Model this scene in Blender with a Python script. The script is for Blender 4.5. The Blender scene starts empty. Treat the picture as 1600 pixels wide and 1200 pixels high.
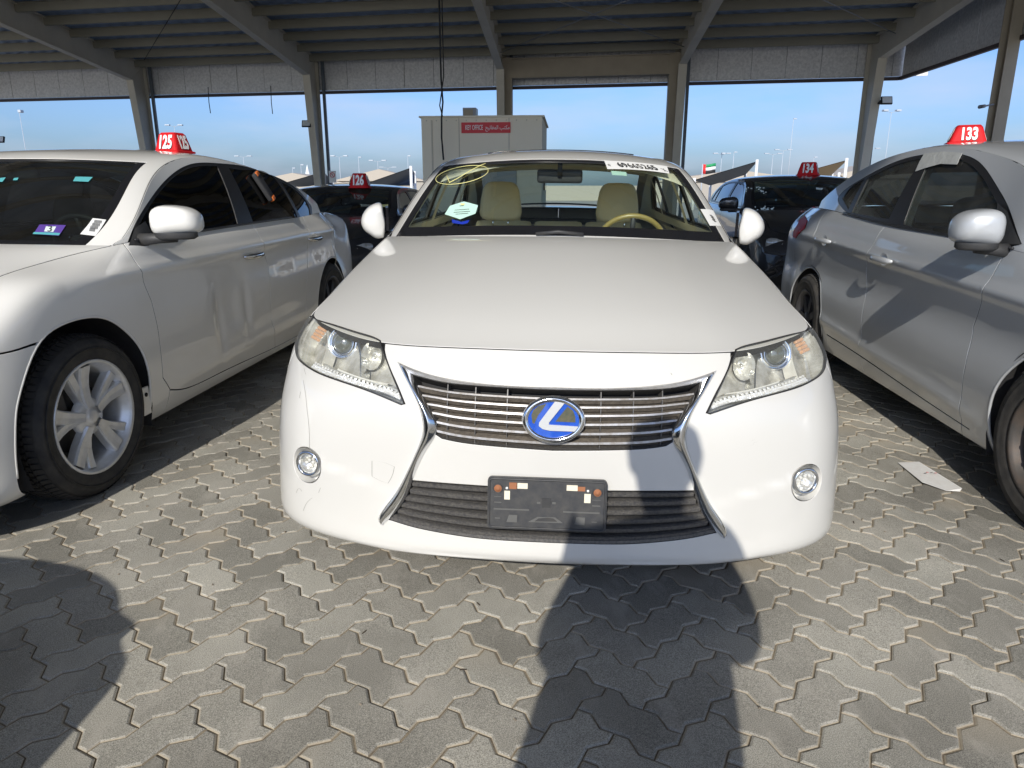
import bpy, math, random
import numpy as np
from mathutils import Vector, Matrix, geometry
random.seed(7); np.random.seed(7)
S=bpy.context.scene; COL=S.collection
# ---------------------------------------------------------------- camera, world, sun, exposure
FOC=1120.0; PITCH=math.radians(15.2); CAMZ=1.22
cd=bpy.data.cameras.new('camera'); cam=bpy.data.objects.new('camera',cd); COL.objects.link(cam)
cam.location=(0,0,CAMZ); cam.rotation_euler=(math.radians(90)-PITCH,0,0)
cd.sensor_width=36; cd.lens=36*FOC/1600; cd.clip_start=.02; cd.clip_end=3000
S.camera=cam
SUN_EL=math.radians(30); SUN_AZ=math.radians(12)      # azimuth the light travels towards, measured from +Y to +X
w=bpy.data.worlds.new('World'); S.world=w; w.use_nodes=True
nt=w.node_tree; sky=nt.nodes.new('ShaderNodeTexSky'); sky.sky_type='NISHITA'; sky.sun_disc=False
sky.sun_elevation=SUN_EL; sky.sun_rotation=math.radians(180)+SUN_AZ; sky.air_density=1.0; sky.dust_density=1.8; sky.ozone_density=2.5; sky.altitude=0
bg=nt.nodes['Background']; bg.inputs[1].default_value=.15
tn=nt.nodes.new('ShaderNodeMix'); tn.data_type='RGBA'; tn.blend_type='MULTIPLY'; tn.inputs[0].default_value=1; tn.inputs[7].default_value=(.50,.635,.92,1)
nt.links.new(sky.outputs[0],tn.inputs[6])
tcw=nt.nodes.new('ShaderNodeTexCoord'); mpw=nt.nodes.new('ShaderNodeMapping'); mpw.inputs['Scale'].default_value=(2.2,2.2,9); nzw=nt.nodes.new('ShaderNodeTexNoise'); nzw.inputs['Scale'].default_value=1.7; nzw.inputs['Detail'].default_value=7
mrw=nt.nodes.new('ShaderNodeMapRange'); mrw.inputs[1].default_value=.44; mrw.inputs[2].default_value=.72; mrw.inputs[4].default_value=.55
cl=nt.nodes.new('ShaderNodeMix'); cl.data_type='RGBA'; cl.inputs[7].default_value=(3.3,3.75,4.6,1)
nt.links.new(tcw.outputs['Generated'],mpw.inputs[0]); nt.links.new(mpw.outputs[0],nzw.inputs['Vector']); nt.links.new(nzw.outputs[0],mrw.inputs[0]); nt.links.new(mrw.outputs[0],cl.inputs[0]); nt.links.new(tn.outputs[2],cl.inputs[6]); nt.links.new(cl.outputs[2],bg.inputs[0])
sl=bpy.data.lights.new('sun','SUN'); sun=bpy.data.objects.new('sun',sl); COL.objects.link(sun)
sl.energy=3.5; sl.angle=math.radians(.5); sl.color=(1,.945,.85)
sun.rotation_euler=Vector((math.sin(SUN_AZ)*math.cos(SUN_EL),math.cos(SUN_AZ)*math.cos(SUN_EL),-math.sin(SUN_EL))).to_track_quat('-Z','Y').to_euler()
sun.location=(-4,-20,12)
S.view_settings.view_transform='Standard'; S.view_settings.look='None'; S.view_settings.exposure=.36; S.view_settings.gamma=1
S.view_settings.use_curve_mapping=False
S.cycles.max_bounces=12; S.cycles.diffuse_bounces=6; S.cycles.transparent_max_bounces=16

# ---------------------------------------------------------------- materials
MATS={}
def mat(name,col=(.5,.5,.5),rough=.5,metal=0,coat=0,spec=.5,noise=None,bump=None,emit=None,coatr=.03,flake=0):
    """principled; noise=(scale,amount,[second colour]) mixes dirt; bump=(scale,strength,distance)"""
    if name in MATS: return MATS[name]
    m=bpy.data.materials.new(name); m.use_nodes=True; n=m.node_tree; b=n.nodes['Principled BSDF']
    b.inputs['Base Color'].default_value=(*col,1); b.inputs['Roughness'].default_value=rough; b.inputs['Metallic'].default_value=metal
    b.inputs['Coat Weight'].default_value=coat; b.inputs['Coat Roughness'].default_value=coatr; b.inputs['Specular IOR Level'].default_value=spec
    g=n.nodes.new('ShaderNodeNewGeometry')
    tc=n.nodes.new('ShaderNodeTexCoord')
    src=tc.outputs['Object']
    if noise:
        t=n.nodes.new('ShaderNodeTexNoise'); t.inputs['Scale'].default_value=noise[0]; t.inputs['Detail'].default_value=6; t.inputs['Roughness'].default_value=.62
        n.links.new(src,t.inputs['Vector'])
        r=n.nodes.new('ShaderNodeMapRange'); r.inputs[1].default_value=.35; r.inputs[2].default_value=.7; r.inputs[4].default_value=noise[1]
        n.links.new(t.outputs[0],r.inputs[0])
        mx=n.nodes.new('ShaderNodeMix'); mx.data_type='RGBA'; mx.inputs[6].default_value=(*col,1); mx.inputs[7].default_value=(*(noise[2] if len(noise)>2 else tuple(c*.5 for c in col)),1)
        n.links.new(r.outputs[0],mx.inputs[0]); n.links.new(mx.outputs[2],b.inputs['Base Color'])
    if bump:
        t2=n.nodes.new('ShaderNodeTexNoise'); t2.inputs['Scale'].default_value=bump[0]; t2.inputs['Detail'].default_value=4
        n.links.new(src,t2.inputs['Vector'])
        bn=n.nodes.new('ShaderNodeBump'); bn.inputs['Strength'].default_value=bump[1]; bn.inputs['Distance'].default_value=bump[2] if len(bump)>2 else .01
        n.links.new(t2.outputs[0],bn.inputs['Height']); n.links.new(bn.outputs[0],b.inputs['Normal'])
    if emit: b.inputs['Emission Color'].default_value=(*emit[0],1); b.inputs['Emission Strength'].default_value=emit[1]
    MATS[name]=m; return m
def glass(name,tint,rough=0.0,ior=1.5,haze=0.0):
    """thin glazing: tinted see-through plus a Fresnel mirror, optional pale diffuse veil"""
    if name in MATS: return MATS[name]
    m=bpy.data.materials.new(name); m.use_nodes=True; n=m.node_tree
    for x in list(n.nodes):
        if x.type=='BSDF_PRINCIPLED': n.nodes.remove(x)
    o=[x for x in n.nodes if x.type=='OUTPUT_MATERIAL'][0]
    t=n.nodes.new('ShaderNodeBsdfTransparent'); t.inputs[0].default_value=(*tint,1)
    g=n.nodes.new('ShaderNodeBsdfGlossy'); g.inputs['Roughness'].default_value=rough; g.inputs[0].default_value=(1,1,1,1)
    f=n.nodes.new('ShaderNodeFresnel'); f.inputs[0].default_value=ior
    geo=n.nodes.new('ShaderNodeNewGeometry')
    mu=n.nodes.new('ShaderNodeMath'); mu.operation='MULTIPLY'
    sb=n.nodes.new('ShaderNodeMath'); sb.operation='SUBTRACT'; sb.inputs[0].default_value=1
    n.links.new(geo.outputs['Backfacing'],sb.inputs[1]); n.links.new(f.outputs[0],mu.inputs[0]); n.links.new(sb.outputs[0],mu.inputs[1])
    mx=n.nodes.new('ShaderNodeMixShader'); n.links.new(mu.outputs[0],mx.inputs[0]); n.links.new(g.outputs[0],mx.inputs[2])
    if haze:
        d=n.nodes.new('ShaderNodeBsdfDiffuse'); d.inputs[0].default_value=(.62,.62,.59,1)
        m2=n.nodes.new('ShaderNodeMixShader'); tx=n.nodes.new('ShaderNodeTexNoise'); tx.inputs['Scale'].default_value=9; tx.inputs['Detail'].default_value=8
        tcx=n.nodes.new('ShaderNodeTexCoord'); n.links.new(tcx.outputs['Object'],tx.inputs['Vector'])
        r=n.nodes.new('ShaderNodeMapRange'); r.inputs[1].default_value=.3; r.inputs[2].default_value=.8; r.inputs[3].default_value=haze*.4; r.inputs[4].default_value=haze
        n.links.new(tx.outputs[0],r.inputs[0]); n.links.new(r.outputs[0],m2.inputs[0]); n.links.new(t.outputs[0],m2.inputs[1]); n.links.new(d.outputs[0],m2.inputs[2])
        n.links.new(m2.outputs[0],mx.inputs[1])
    else: n.links.new(t.outputs[0],mx.inputs[1])
    n.links.new(mx.outputs[0],o.inputs['Surface'])
    MATS[name]=m; return m

# ---------------------------------------------------------------- mesh helpers
def tag(o,label=None,cat=None,group=None,kind=None):
    for k,v in (('label',label),('category',cat),('group',group),('kind',kind)):
        if v: o[k]=v
    return o
def empty(name,loc=(0,0,0),rot=(0,0,0),parent=None):
    o=bpy.data.objects.new(name,None); COL.objects.link(o); o.location=loc; o.rotation_euler=rot; o.parent=parent; o.empty_display_size=.1
    return o
def mesh_obj(name,V,Fc,m,parent=None,smooth=False,normals=None):
    me=bpy.data.meshes.new(name); me.from_pydata([tuple(map(float,v)) for v in V],[],[tuple(map(int,f)) for f in Fc]); me.update()
    ms=m if isinstance(m,(list,tuple)) else [m]
    for q in ms: me.materials.append(q)
    if smooth or normals is not None:
        me.polygons.foreach_set('use_smooth',[True]*len(me.polygons))
    if normals is not None:
        me.normals_split_custom_set_from_vertices([tuple(map(float,q)) for q in normals])
    o=bpy.data.objects.new(name,me); COL.objects.link(o); o.parent=parent
    return o
class MB:
    """collects shapes into one mesh"""
    def __init__(s): s.V=[];s.F=[];s.S=[]
    def add(s,V,F,smooth=False):
        b=len(s.V); s.V+= [tuple(v) for v in V]; s.F+=[tuple(b+i for i in f) for f in F]; s.S+=[smooth]*len(F); return s
    def box(s,c,d,R=None,ch=0):
        x,y,z=d[0]/2,d[1]/2,d[2]/2
        P=[]
        if ch<=0:
            P=[(sx*x,sy*y,sz*z) for sz in(-1,1) for sy in(-1,1) for sx in(-1,1)]
            F=[(0,2,3,1),(4,5,7,6),(0,1,5,4),(2,6,7,3),(0,4,6,2),(1,3,7,5)]
        else:
            import bmesh
            bm=bmesh.new(); bmesh.ops.create_cube(bm,size=1)
            for v in bm.verts: v.co=Vector((v.co.x*2*x,v.co.y*2*y,v.co.z*2*z))
            bmesh.ops.bevel(bm,geom=bm.edges[:],offset=ch,segments=2,affect='EDGES',profile=.6)
            bm.verts.index_update(); P=[tuple(v.co) for v in bm.verts]; F=[tuple(v.index for v in f.verts) for f in bm.faces]; bm.free()
        M=R if R is not None else Matrix.Identity(3)
        return s.add([tuple(M@Vector(p)+Vector(c)) for p in P],F,False)
    def tube(s,pts,r,n=8,cap=True,closed=False):
        pts=[Vector(p) for p in pts]; rr=r if isinstance(r,(list,tuple)) else [r]*len(pts)
        V=[];F=[];up=None;N=len(pts)
        for i,p in enumerate(pts):
            a=pts[(i-1)%N] if (i>0 or closed) else p; b=pts[(i+1)%N] if (i<N-1 or closed) else p
            d=(b-a).normalized()
            if up is None:
                up=d.cross(Vector((0,0,1)) if abs(d.z)<.9 else Vector((1,0,0))).normalized()
            else:
                up=(up-d*up.dot(d)).normalized()
            o=d.cross(up)
            for k in range(n):
                t=2*math.pi*k/n; V.append(p+up*math.cos(t)*rr[i]+o*math.sin(t)*rr[i])
        for i in range(N if closed else N-1):
            for k in range(n):
                a=i*n+k;b=i*n+(k+1)%n;c=((i+1)%N)*n+(k+1)%n;d_=((i+1)%N)*n+k
                F.append((a,d_,c,b))
        if cap and not closed: F.append(tuple(range(n-1,-1,-1))[::-1]); F.append(tuple((N-1)*n+k for k in range(n))[::-1])
        return s.add(V,F,True)
    def lathe(s,prof,axis='z',n=32,c=(0,0,0),smooth=True,caps=False):
        """prof list of (r,h) about an axis"""
        V=[];F=[]
        for r,h in prof:
            for k in range(n):
                t=2*math.pi*k/n
                if axis=='z': V.append((c[0]+r*math.cos(t),c[1]+r*math.sin(t),c[2]+h))
                elif axis=='x': V.append((c[0]+h,c[1]+r*math.cos(t),c[2]+r*math.sin(t)))
                else: V.append((c[0]+r*math.sin(t),c[1]+h,c[2]+r*math.cos(t)))
        for i in range(len(prof)-1):
            for k in range(n): F.append((i*n+k,i*n+(k+1)%n,(i+1)*n+(k+1)%n,(i+1)*n+k))
        if caps: F.append(tuple(range(n))[::-1]); F.append(tuple((len(prof)-1)*n+k for k in range(n)))
        return s.add(V,F,smooth)
    def prism(s,poly,z0,z1,fn=None,smooth=False):
        """2D polygon between two depths; fn maps (a,b,z) to 3D"""
        fn=fn or (lambda a,b,z:(a,b,z)); n=len(poly)
        V=[fn(a,b,z0) for a,b in poly]+[fn(a,b,z1) for a,b in poly]
        F=[(i,(i+1)%n,n+(i+1)%n,n+i) for i in range(n)]
        tri=geometry.tessellate_polygon([[Vector((a,b,0)) for a,b in poly]])
        F+=[tuple(t[::-1]) for t in tri]+[tuple(n+i for i in t) for t in tri]
        return s.add(V,F,smooth)
    def build(s,name,m,parent=None,smooth=None):
        import bmesh
        me=bpy.data.meshes.new(name); me.from_pydata([tuple(map(float,v)) for v in s.V],[],s.F); me.update()
        sm=s.S if smooth is None else [smooth]*len(s.F)
        bm=bmesh.new(); bm.from_mesh(me); bmesh.ops.recalc_face_normals(bm,faces=bm.faces[:]); bm.to_mesh(me); bm.free()
        me.polygons.foreach_set('use_smooth',sm)
        me.materials.append(m)
        o=bpy.data.objects.new(name,me); COL.objects.link(o); o.parent=parent
        return o
def copy_tree(o,parent=None):
    c=o.copy(); COL.objects.link(c); c.parent=parent
    for ch in [q for q in o.children]: copy_tree(ch,c)
    return c
def text_obj(name,body,size,m,parent=None,loc=(0,0,0),rot=(0,0,0),bold=0,sx=1,depth=.0008,align='CENTER',font=None,spacing=1):
    cu=bpy.data.curves.new(name,'FONT'); cu.body=body; cu.size=size; cu.offset=bold; cu.extrude=depth; cu.align_x=align; cu.align_y='CENTER'; cu.space_character=spacing; cu.resolution_u=3
    t=bpy.data.objects.new(name+'_tmp',cu); COL.objects.link(t)
    dg=bpy.context.evaluated_depsgraph_get(); me=bpy.data.meshes.new_from_object(t.evaluated_get(dg))
    bpy.data.objects.remove(t); bpy.data.curves.remove(cu)
    for v in me.vertices: v.co.x*=sx
    me.materials.clear(); me.materials.append(m)
    o=bpy.data.objects.new(name,me); COL.objects.link(o); o.parent=parent; o.location=loc; o.rotation_euler=rot
    return o

# ---------------------------------------------------------------- smooth surfaces
def spline_w(kn,q):
    """weights (Q x n) of a natural cubic spline through knots kn at positions q (linear beyond the ends)"""
    kn=np.asarray(kn,float); q=np.atleast_1d(np.asarray(q,float)); n=len(kn); h=np.diff(kn)
    A=np.zeros((n,n));Bm=np.zeros((n,n)); A[0,0]=A[-1,-1]=1
    for i in range(1,n-1):
        A[i,i-1]=h[i-1];A[i,i]=2*(h[i-1]+h[i]);A[i,i+1]=h[i]
        Bm[i,i-1]=6/h[i-1];Bm[i,i]=-6/h[i-1]-6/h[i];Bm[i,i+1]=6/h[i]
    Mm=np.linalg.solve(A,Bm)
    qc=np.clip(q,kn[0],kn[-1]); i=np.clip(np.searchsorted(kn,qc)-1,0,n-2)
    hh=h[i];a=(kn[i+1]-qc)/hh;b=(qc-kn[i])/hh
    W=np.zeros((len(q),n));r=np.arange(len(q))
    W[r,i]+=a;W[r,i+1]+=b
    W+=((a**3-a)*hh**2/6)[:,None]*Mm[i]+((b**3-b)*hh**2/6)[:,None]*Mm[i+1]
    # linear continuation
    for end,ii,sg in ((0,0,-1),(n-1,n-2,1)):
        out=(q<kn[0]) if end==0 else (q>kn[-1])
        if out.any():
            d=(q-kn[end])[out]; D=np.zeros(n); D[ii]-=1/h[ii];D[ii+1]+=1/h[ii]
            if end==0: D+=(-h[0]/3)*Mm[0]+(-h[0]/6)*Mm[1]
            else: D+=(h[-1]/6)*Mm[-2]+(h[-1]/3)*Mm[-1]
            W[out]+=d[:,None]*D[None,:]
    return W
class Surf:
    """tensor spline surface through net (K rows x J columns x 3)"""
    def __init__(s,net,sk=None,tk=None):
        s.net=np.asarray(net,float); d=np.linalg.norm(np.diff(s.net,axis=1),axis=2).mean(0); s.sk=np.concatenate([[0],np.cumsum(d)]) if sk is None else np.asarray(sk,float)
        e=np.linalg.norm(np.diff(s.net,axis=0),axis=2).mean(1); s.tk=np.concatenate([[0],np.cumsum(e)]) if tk is None else np.asarray(tk,float)
        s.mods=[]
    def P0(s,S_,T_):
        S_=np.asarray(S_,float).ravel();T_=np.asarray(T_,float).ravel()
        return np.einsum('qk,kjc,qj->qc',spline_w(s.tk,T_),s.net,spline_w(s.sk,S_),optimize=True)
    def P(s,S_,T_):
        p=s.P0(S_,T_)
        for f in s.mods: p=f(p,np.asarray(S_,float).ravel(),np.asarray(T_,float).ravel())
        return p
    def N(s,S_,T_,e=2e-3):
        S_=np.asarray(S_,float).ravel();T_=np.asarray(T_,float).ravel()
        a=s.P(S_+e,T_)-s.P(S_-e,T_); b=s.P(S_,T_+e)-s.P(S_,T_-e)
        n=np.cross(a,b); return n/np.maximum(np.linalg.norm(n,axis=1),1e-12)[:,None]
    def grid(s,sr,tr,ns=420,ntt=90):
        key=(sr,tr,ns,ntt)
        if getattr(s,'_k',None)!=key:
            a,b=np.meshgrid(np.linspace(*sr,ns),np.linspace(*tr,ntt),indexing='ij'); s._g=(a.ravel(),b.ravel(),s.P(a.ravel(),b.ravel())); s._k=key
        return s._g
    def inv(s,targets,metric,sr,tr,cam=None):
        """(s,t) whose image under metric(P)->2D is nearest each target; Newton refined"""
        a,b,P=s.grid(sr,tr); m=metric(P); out=[]
        if cam is not None:
            kf=((s.N(a,b)*(P-cam)).sum(1)<0)
            if kf.any(): a,b,m=a[kf],b[kf],m[kf]
        tg=np.asarray(targets,float)
        idx=[int(np.argmin(((m-t)**2).sum(1))) for t in tg]
        cs=a[idx].copy();ct=b[idx].copy();e=1e-3
        for _ in range(8):
            f=metric(s.P(cs,ct))-tg
            js=(metric(s.P(cs+e,ct))-metric(s.P(cs-e,ct)))/(2*e); jt=(metric(s.P(cs,ct+e))-metric(s.P(cs,ct-e)))/(2*e)
            det=js[:,0]*jt[:,1]-js[:,1]*jt[:,0]; det=np.where(np.abs(det)<1e-9,1e-9,det)
            ds=(f[:,0]*jt[:,1]-f[:,1]*jt[:,0])/det; dt=(js[:,0]*f[:,1]-js[:,1]*f[:,0])/det
            cs-=np.clip(ds,-.03,.03);ct-=np.clip(dt,-.03,.03)
            far=(np.abs(cs-a[idx])>.12)|(np.abs(ct-b[idx])>.12)
            cs=np.where(far,a[idx],cs);ct=np.where(far,b[idx],ct)
        r1=((metric(s.P(cs,ct))-tg)**2).sum(1); r0=((m[idx]-tg)**2).sum(1)
        cs=np.where(r1>r0,a[idx],cs);ct=np.where(r1>r0,b[idx],ct)
        return np.stack([cs,ct],1)
def side_metric(P): return P[:,1:3]
def front_metric(P): return P[:,[0,2]]
def densify(poly,h,closed=True):
    poly=np.asarray(poly,float); n=len(poly); out=[]
    for i in range(n if closed else n-1):
        a=poly[i];b=poly[(i+1)%n]; k=max(1,int(math.ceil(np.linalg.norm(b-a)/h)))
        for j in range(k): out.append(a+(b-a)*j/k)
    if not closed: out.append(poly[-1])
    return np.array(out)
def smooth_poly(poly,h=.012,closed=False,corners=()):
    """interpolating spline through traced points, broken at corner indices"""
    poly=np.asarray(poly,float); n=len(poly)
    if closed:
        cs=sorted(corners) or [0]
        segs=[]
        for a,b in zip(cs,cs[1:]+[cs[0]+n]): segs.append([poly[i%n] for i in range(a,b+1)])
        out=[]
        for g in segs: out+=list(smooth_poly(g,h,False)[:-1])
        return np.array(out)
    cs=[0]+[c for c in sorted(corners) if 0<c<n-1]+[n-1]; out=[]
    for a,b in zip(cs,cs[1:]):
        g=poly[a:b+1]
        if len(g)<3: out+=list(densify(g,h,False)[:-1]); continue
        d=np.concatenate([[0],np.cumsum(np.linalg.norm(np.diff(g,axis=0),axis=1)**.75)]); L=np.linalg.norm(np.diff(g,axis=0),axis=1).sum()
        q=np.linspace(0,d[-1],max(3,int(L/h))); out+=list((spline_w(d,q)@g)[:-1])
    out.append(poly[-1]); return np.array(out)
def inside(poly,pts):
    poly=np.asarray(poly,float);x=pts[:,0];y=pts[:,1];c=np.zeros(len(pts),bool);n=len(poly)
    x1=poly[:,0];y1=poly[:,1];x2=np.roll(x1,-1);y2=np.roll(y1,-1)
    for i in range(n):
        if y1[i]==y2[i]: continue
        cond=((y1[i]>y)!=(y2[i]>y))
        if cond.any(): c^=cond&(x<(x2[i]-x1[i])*(y-y1[i])/(y2[i]-y1[i])+x1[i])
    return c
def area2(p): x,y=p[:,0],p[:,1]; return .5*np.sum(x*np.roll(y,-1)-np.roll(x,-1)*y)
def offset_poly(poly,d):
    """move the outline inwards by d (outwards if negative)"""
    p=np.asarray(poly,float)
    if area2(p)<0: p=p[::-1]
    a=p-np.roll(p,1,0); b=np.roll(p,-1,0)-p
    na=np.stack([-a[:,1],a[:,0]],1);nb=np.stack([-b[:,1],b[:,0]],1)
    na/=np.maximum(np.linalg.norm(na,axis=1),1e-9)[:,None];nb/=np.maximum(np.linalg.norm(nb,axis=1),1e-9)[:,None]
    m=na+nb; l=np.maximum(np.linalg.norm(m,axis=1),.3); m/=l[:,None]
    c=np.clip((m*na).sum(1),.35,1)
    return p+m*(d/c)[:,None]
def panel(surf,inc,exc,name,m,parent,h=.022,gap=.0036,flange=.012,out=0.0,flip=1,lim=None):
    """mesh the part of surf inside all polygons inc and outside all exc; edges are turned inwards by flange; out lifts it off the surface"""
    inc=[densify(offset_poly(p,gap),h) for p in inc]; exc=[densify(offset_poly(p,-gap),h) for p in exc]
    lo=np.max([p.min(0) for p in inc],0); hi=np.min([p.max(0) for p in inc],0)
    g=np.stack(np.meshgrid(np.arange(lo[0]+h*.37,hi[0],h),np.arange(lo[1]+h*.41,hi[1],h),indexing='ij'),-1).reshape(-1,2)
    g[:,0]+=((np.round((g[:,1]-lo[1])/h)%2)*h*.5)
    def ok(p):
        k=np.ones(len(p),bool)
        for q in inc: k&=inside(q,p)
        for q in exc: k&=~inside(q,p)
        return k
    g=g[ok(g)] if len(g) else g
    B=np.concatenate(inc+exc)
    if len(g):
        keep=np.ones(len(g),bool)
        for i in range(0,len(g),400):
            d=((g[i:i+400,None,:]-B[None])**2).sum(2).min(1); keep[i:i+400]=d>(.5*h)**2
        g=g[keep]
    V=[];E=[]
    for q in inc+exc:
        b=len(V); n=len(q); V+=[tuple(x) for x in q]; E+=[(b+i,b+(i+1)%n) for i in range(n)]
    V+=[tuple(x) for x in g]
    r=geometry.delaunay_2d_cdt([Vector(v) for v in V],E,[],0,1e-6)
    vv=np.array([tuple(v) for v in r[0]]); tr=np.array([f for f in r[2] if len(f)==3])
    if len(tr)==0: return None
    cen=vv[tr].mean(1); k=ok(cen); tr=tr[k]
    if len(tr)==0: return None
    used=np.unique(tr); mp=-np.ones(len(vv),int); mp[used]=np.arange(len(used)); vv=vv[used]; tr=mp[tr]
    P=surf.P(vv[:,0],vv[:,1]); N=surf.N(vv[:,0],vv[:,1])*flip
    P=P+N*out
    if flip<0: tr=tr[:,::-1]
    # orient with the surface normal
    e1=P[tr[:,1]]-P[tr[:,0]];e2=P[tr[:,2]]-P[tr[:,0]]; fn=np.cross(e1,e2); s_=(fn*N[tr[:,0]]).sum(1)<0; tr[s_]=tr[s_][:,::-1]
    ed={}
    for a,b,c in tr:
        for x,y in((a,b),(b,c),(c,a)): ed[(x,y)]=1
    bd=[(x,y) for (x,y) in ed if (y,x) not in ed]
    V3=list(P);N3=list(N);F=[tuple(t) for t in tr]
    FL=[]
    if flange:
        idx={}
        acc={}
        for x,y in bd:
            t=P[y]-P[x]; o=np.cross(t,N[x]); o/=max(np.linalg.norm(o),1e-9)
            for v in(x,y): acc[v]=acc.get(v,0)+o
        for v,o in acc.items():
            o=o/max(np.linalg.norm(o),1e-9)
            b0=len(V3); r_=.0016
            V3+= [P[v]+o*0, P[v]+o*r_-N[v]*r_*1.2, P[v]+o*r_-N[v]*flange]; N3+=[N[v],(N[v]*.3+o)/1.044,o]; idx[v]=b0
        for x,y in bd:
            a,b=idx[x],idx[y]
            F+=[(x,a+1,y),(y,a+1,b+1)] ; FL.append((a+1,a+2,b+2,b+1))
    o=mesh_obj(name,V3,F+FL,[m,MATS['black']] if FL else m,parent,normals=N3)  # turned edges are black: the shade inside panel gaps put into their colour
    if FL:
        o.data.polygons.foreach_set('material_index',[0]*len(F)+[1]*len(FL)); o.data.update()
    return o

# ---------------------------------------------------------------- car kit
def mirror_net(half):
    """half: J columns of K points, front centre first -> full loop net K x (2J-1)"""
    h=np.array(half,float)                     # J,K,3
    l=h[1:][::-1].copy(); l[:,:,0]*=-1
    return np.concatenate([l,h],0).transpose(1,0,2)
FZ=[0,.05,.2,.4,.58,.76,.90,1]
def side_col(y,W,bx,bz,z0=.165,prof=None):
    f=prof or [.93,.955,.985,.998,1.0,.985]
    xs=[W*q for q in f]; xs+=[xs[5]*.55+bx*.45+.012,bx]
    return [(xs[k],y,z0+FZ[k]*(bz-z0)) for k in range(8)]
class Body(Surf):
    def __init__(s,half):
        super().__init__(mirror_net(half)); s.sk=s.sk-s.sk[len(s.sk)//2]; s.tmax=s.tk[-1]; s.J=len(half)
    def sj(s,j): return s.sk[len(s.sk)//2+j]
class Coons:
    """patch between four edges, S in [-a,a], T in [0,b]"""
    def __init__(s,a,b,front,rear,left,right,crown=0.0):
        s.a,s.b=a,b; s.c0,s.c1,s.d0,s.d1=front,rear,left,right; s.crown=crown; s.mods=[]
    def P(s,S_,T_):
        S_=np.asarray(S_,float).ravel();T_=np.asarray(T_,float).ravel()
        u=np.clip(S_/s.a,-1.02,1.02); v=np.clip(T_/s.b,-.02,1.02); w=(u+1)/2
        c0=s.c0(u);c1=s.c1(u);d0=s.d0(v);d1=s.d1(v)
        k00=s.c0(np.array([-1.]));k10=s.c0(np.array([1.]));k01=s.c1(np.array([-1.]));k11=s.c1(np.array([1.]))
        v_=v[:,None];w_=w[:,None]
        p=(1-v_)*c0+v_*c1+(1-w_)*d0+w_*d1-((1-w_)*(1-v_)*k00+w_*(1-v_)*k10+(1-w_)*v_*k01+w_*v_*k11)
        p[:,2]+=s.crown*(1-u*u)*np.clip(4*v*(1-v),0,1)
        for f in s.mods: p=f(p,u,v)
        return p
    N=Surf.N; inv=Surf.inv; grid=Surf.grid
class SideUp:
    """upper body side above the belt, domain (y,z)"""
    def __init__(s,by,bx,bz,sgn,t1=.35,t2=.30):
        s.by,s.bx,s.bz,s.sg,s.t1,s.t2=map(lambda q:q,(by,bx,bz,sgn,t1,t2)); s.mods=[]
    def xf(s,y,z):
        W=spline_w(s.by,y); dz=z-W@np.asarray(s.bz); return W@np.asarray(s.bx)-s.t1*dz-s.t2*dz*np.abs(dz)
    def P(s,S_,T_):
        y=np.asarray(S_,float).ravel();z=np.asarray(T_,float).ravel(); p=np.stack([s.sg*s.xf(y,z),y,z],1)
        for f in s.mods: p=f(p,y,z)
        return p
    def N(s,S_,T_,e=2e-3):
        n=Surf.N(s,S_,T_,e); return n
    inv=Surf.inv; grid=Surf.grid
class TopUp:
    """glasshouse top, domain (u*.7, y)"""
    def __init__(s,side,ry,rz,cy,cz,p=2.2):
        s.side,s.ry,s.rz,s.cy,s.cz,s.p=side,ry,rz,cy,cz,p; s.mods=[]
    def P(s,S_,T_):
        u=np.asarray(S_,float).ravel()/.7;y=np.asarray(T_,float).ravel()
        zr=spline_w(s.ry,y)@np.asarray(s.rz); zc=spline_w(s.cy,y)@np.asarray(s.cz); xr=s.side.xf(y,zr)
        a=np.abs(u); z=zc-(zc-zr)*a**s.p-.012*(a**18)+.012*0
        return np.stack([u*xr,y,z],1)
    N=Surf.N; inv=Surf.inv; grid=Surf.grid
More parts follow.
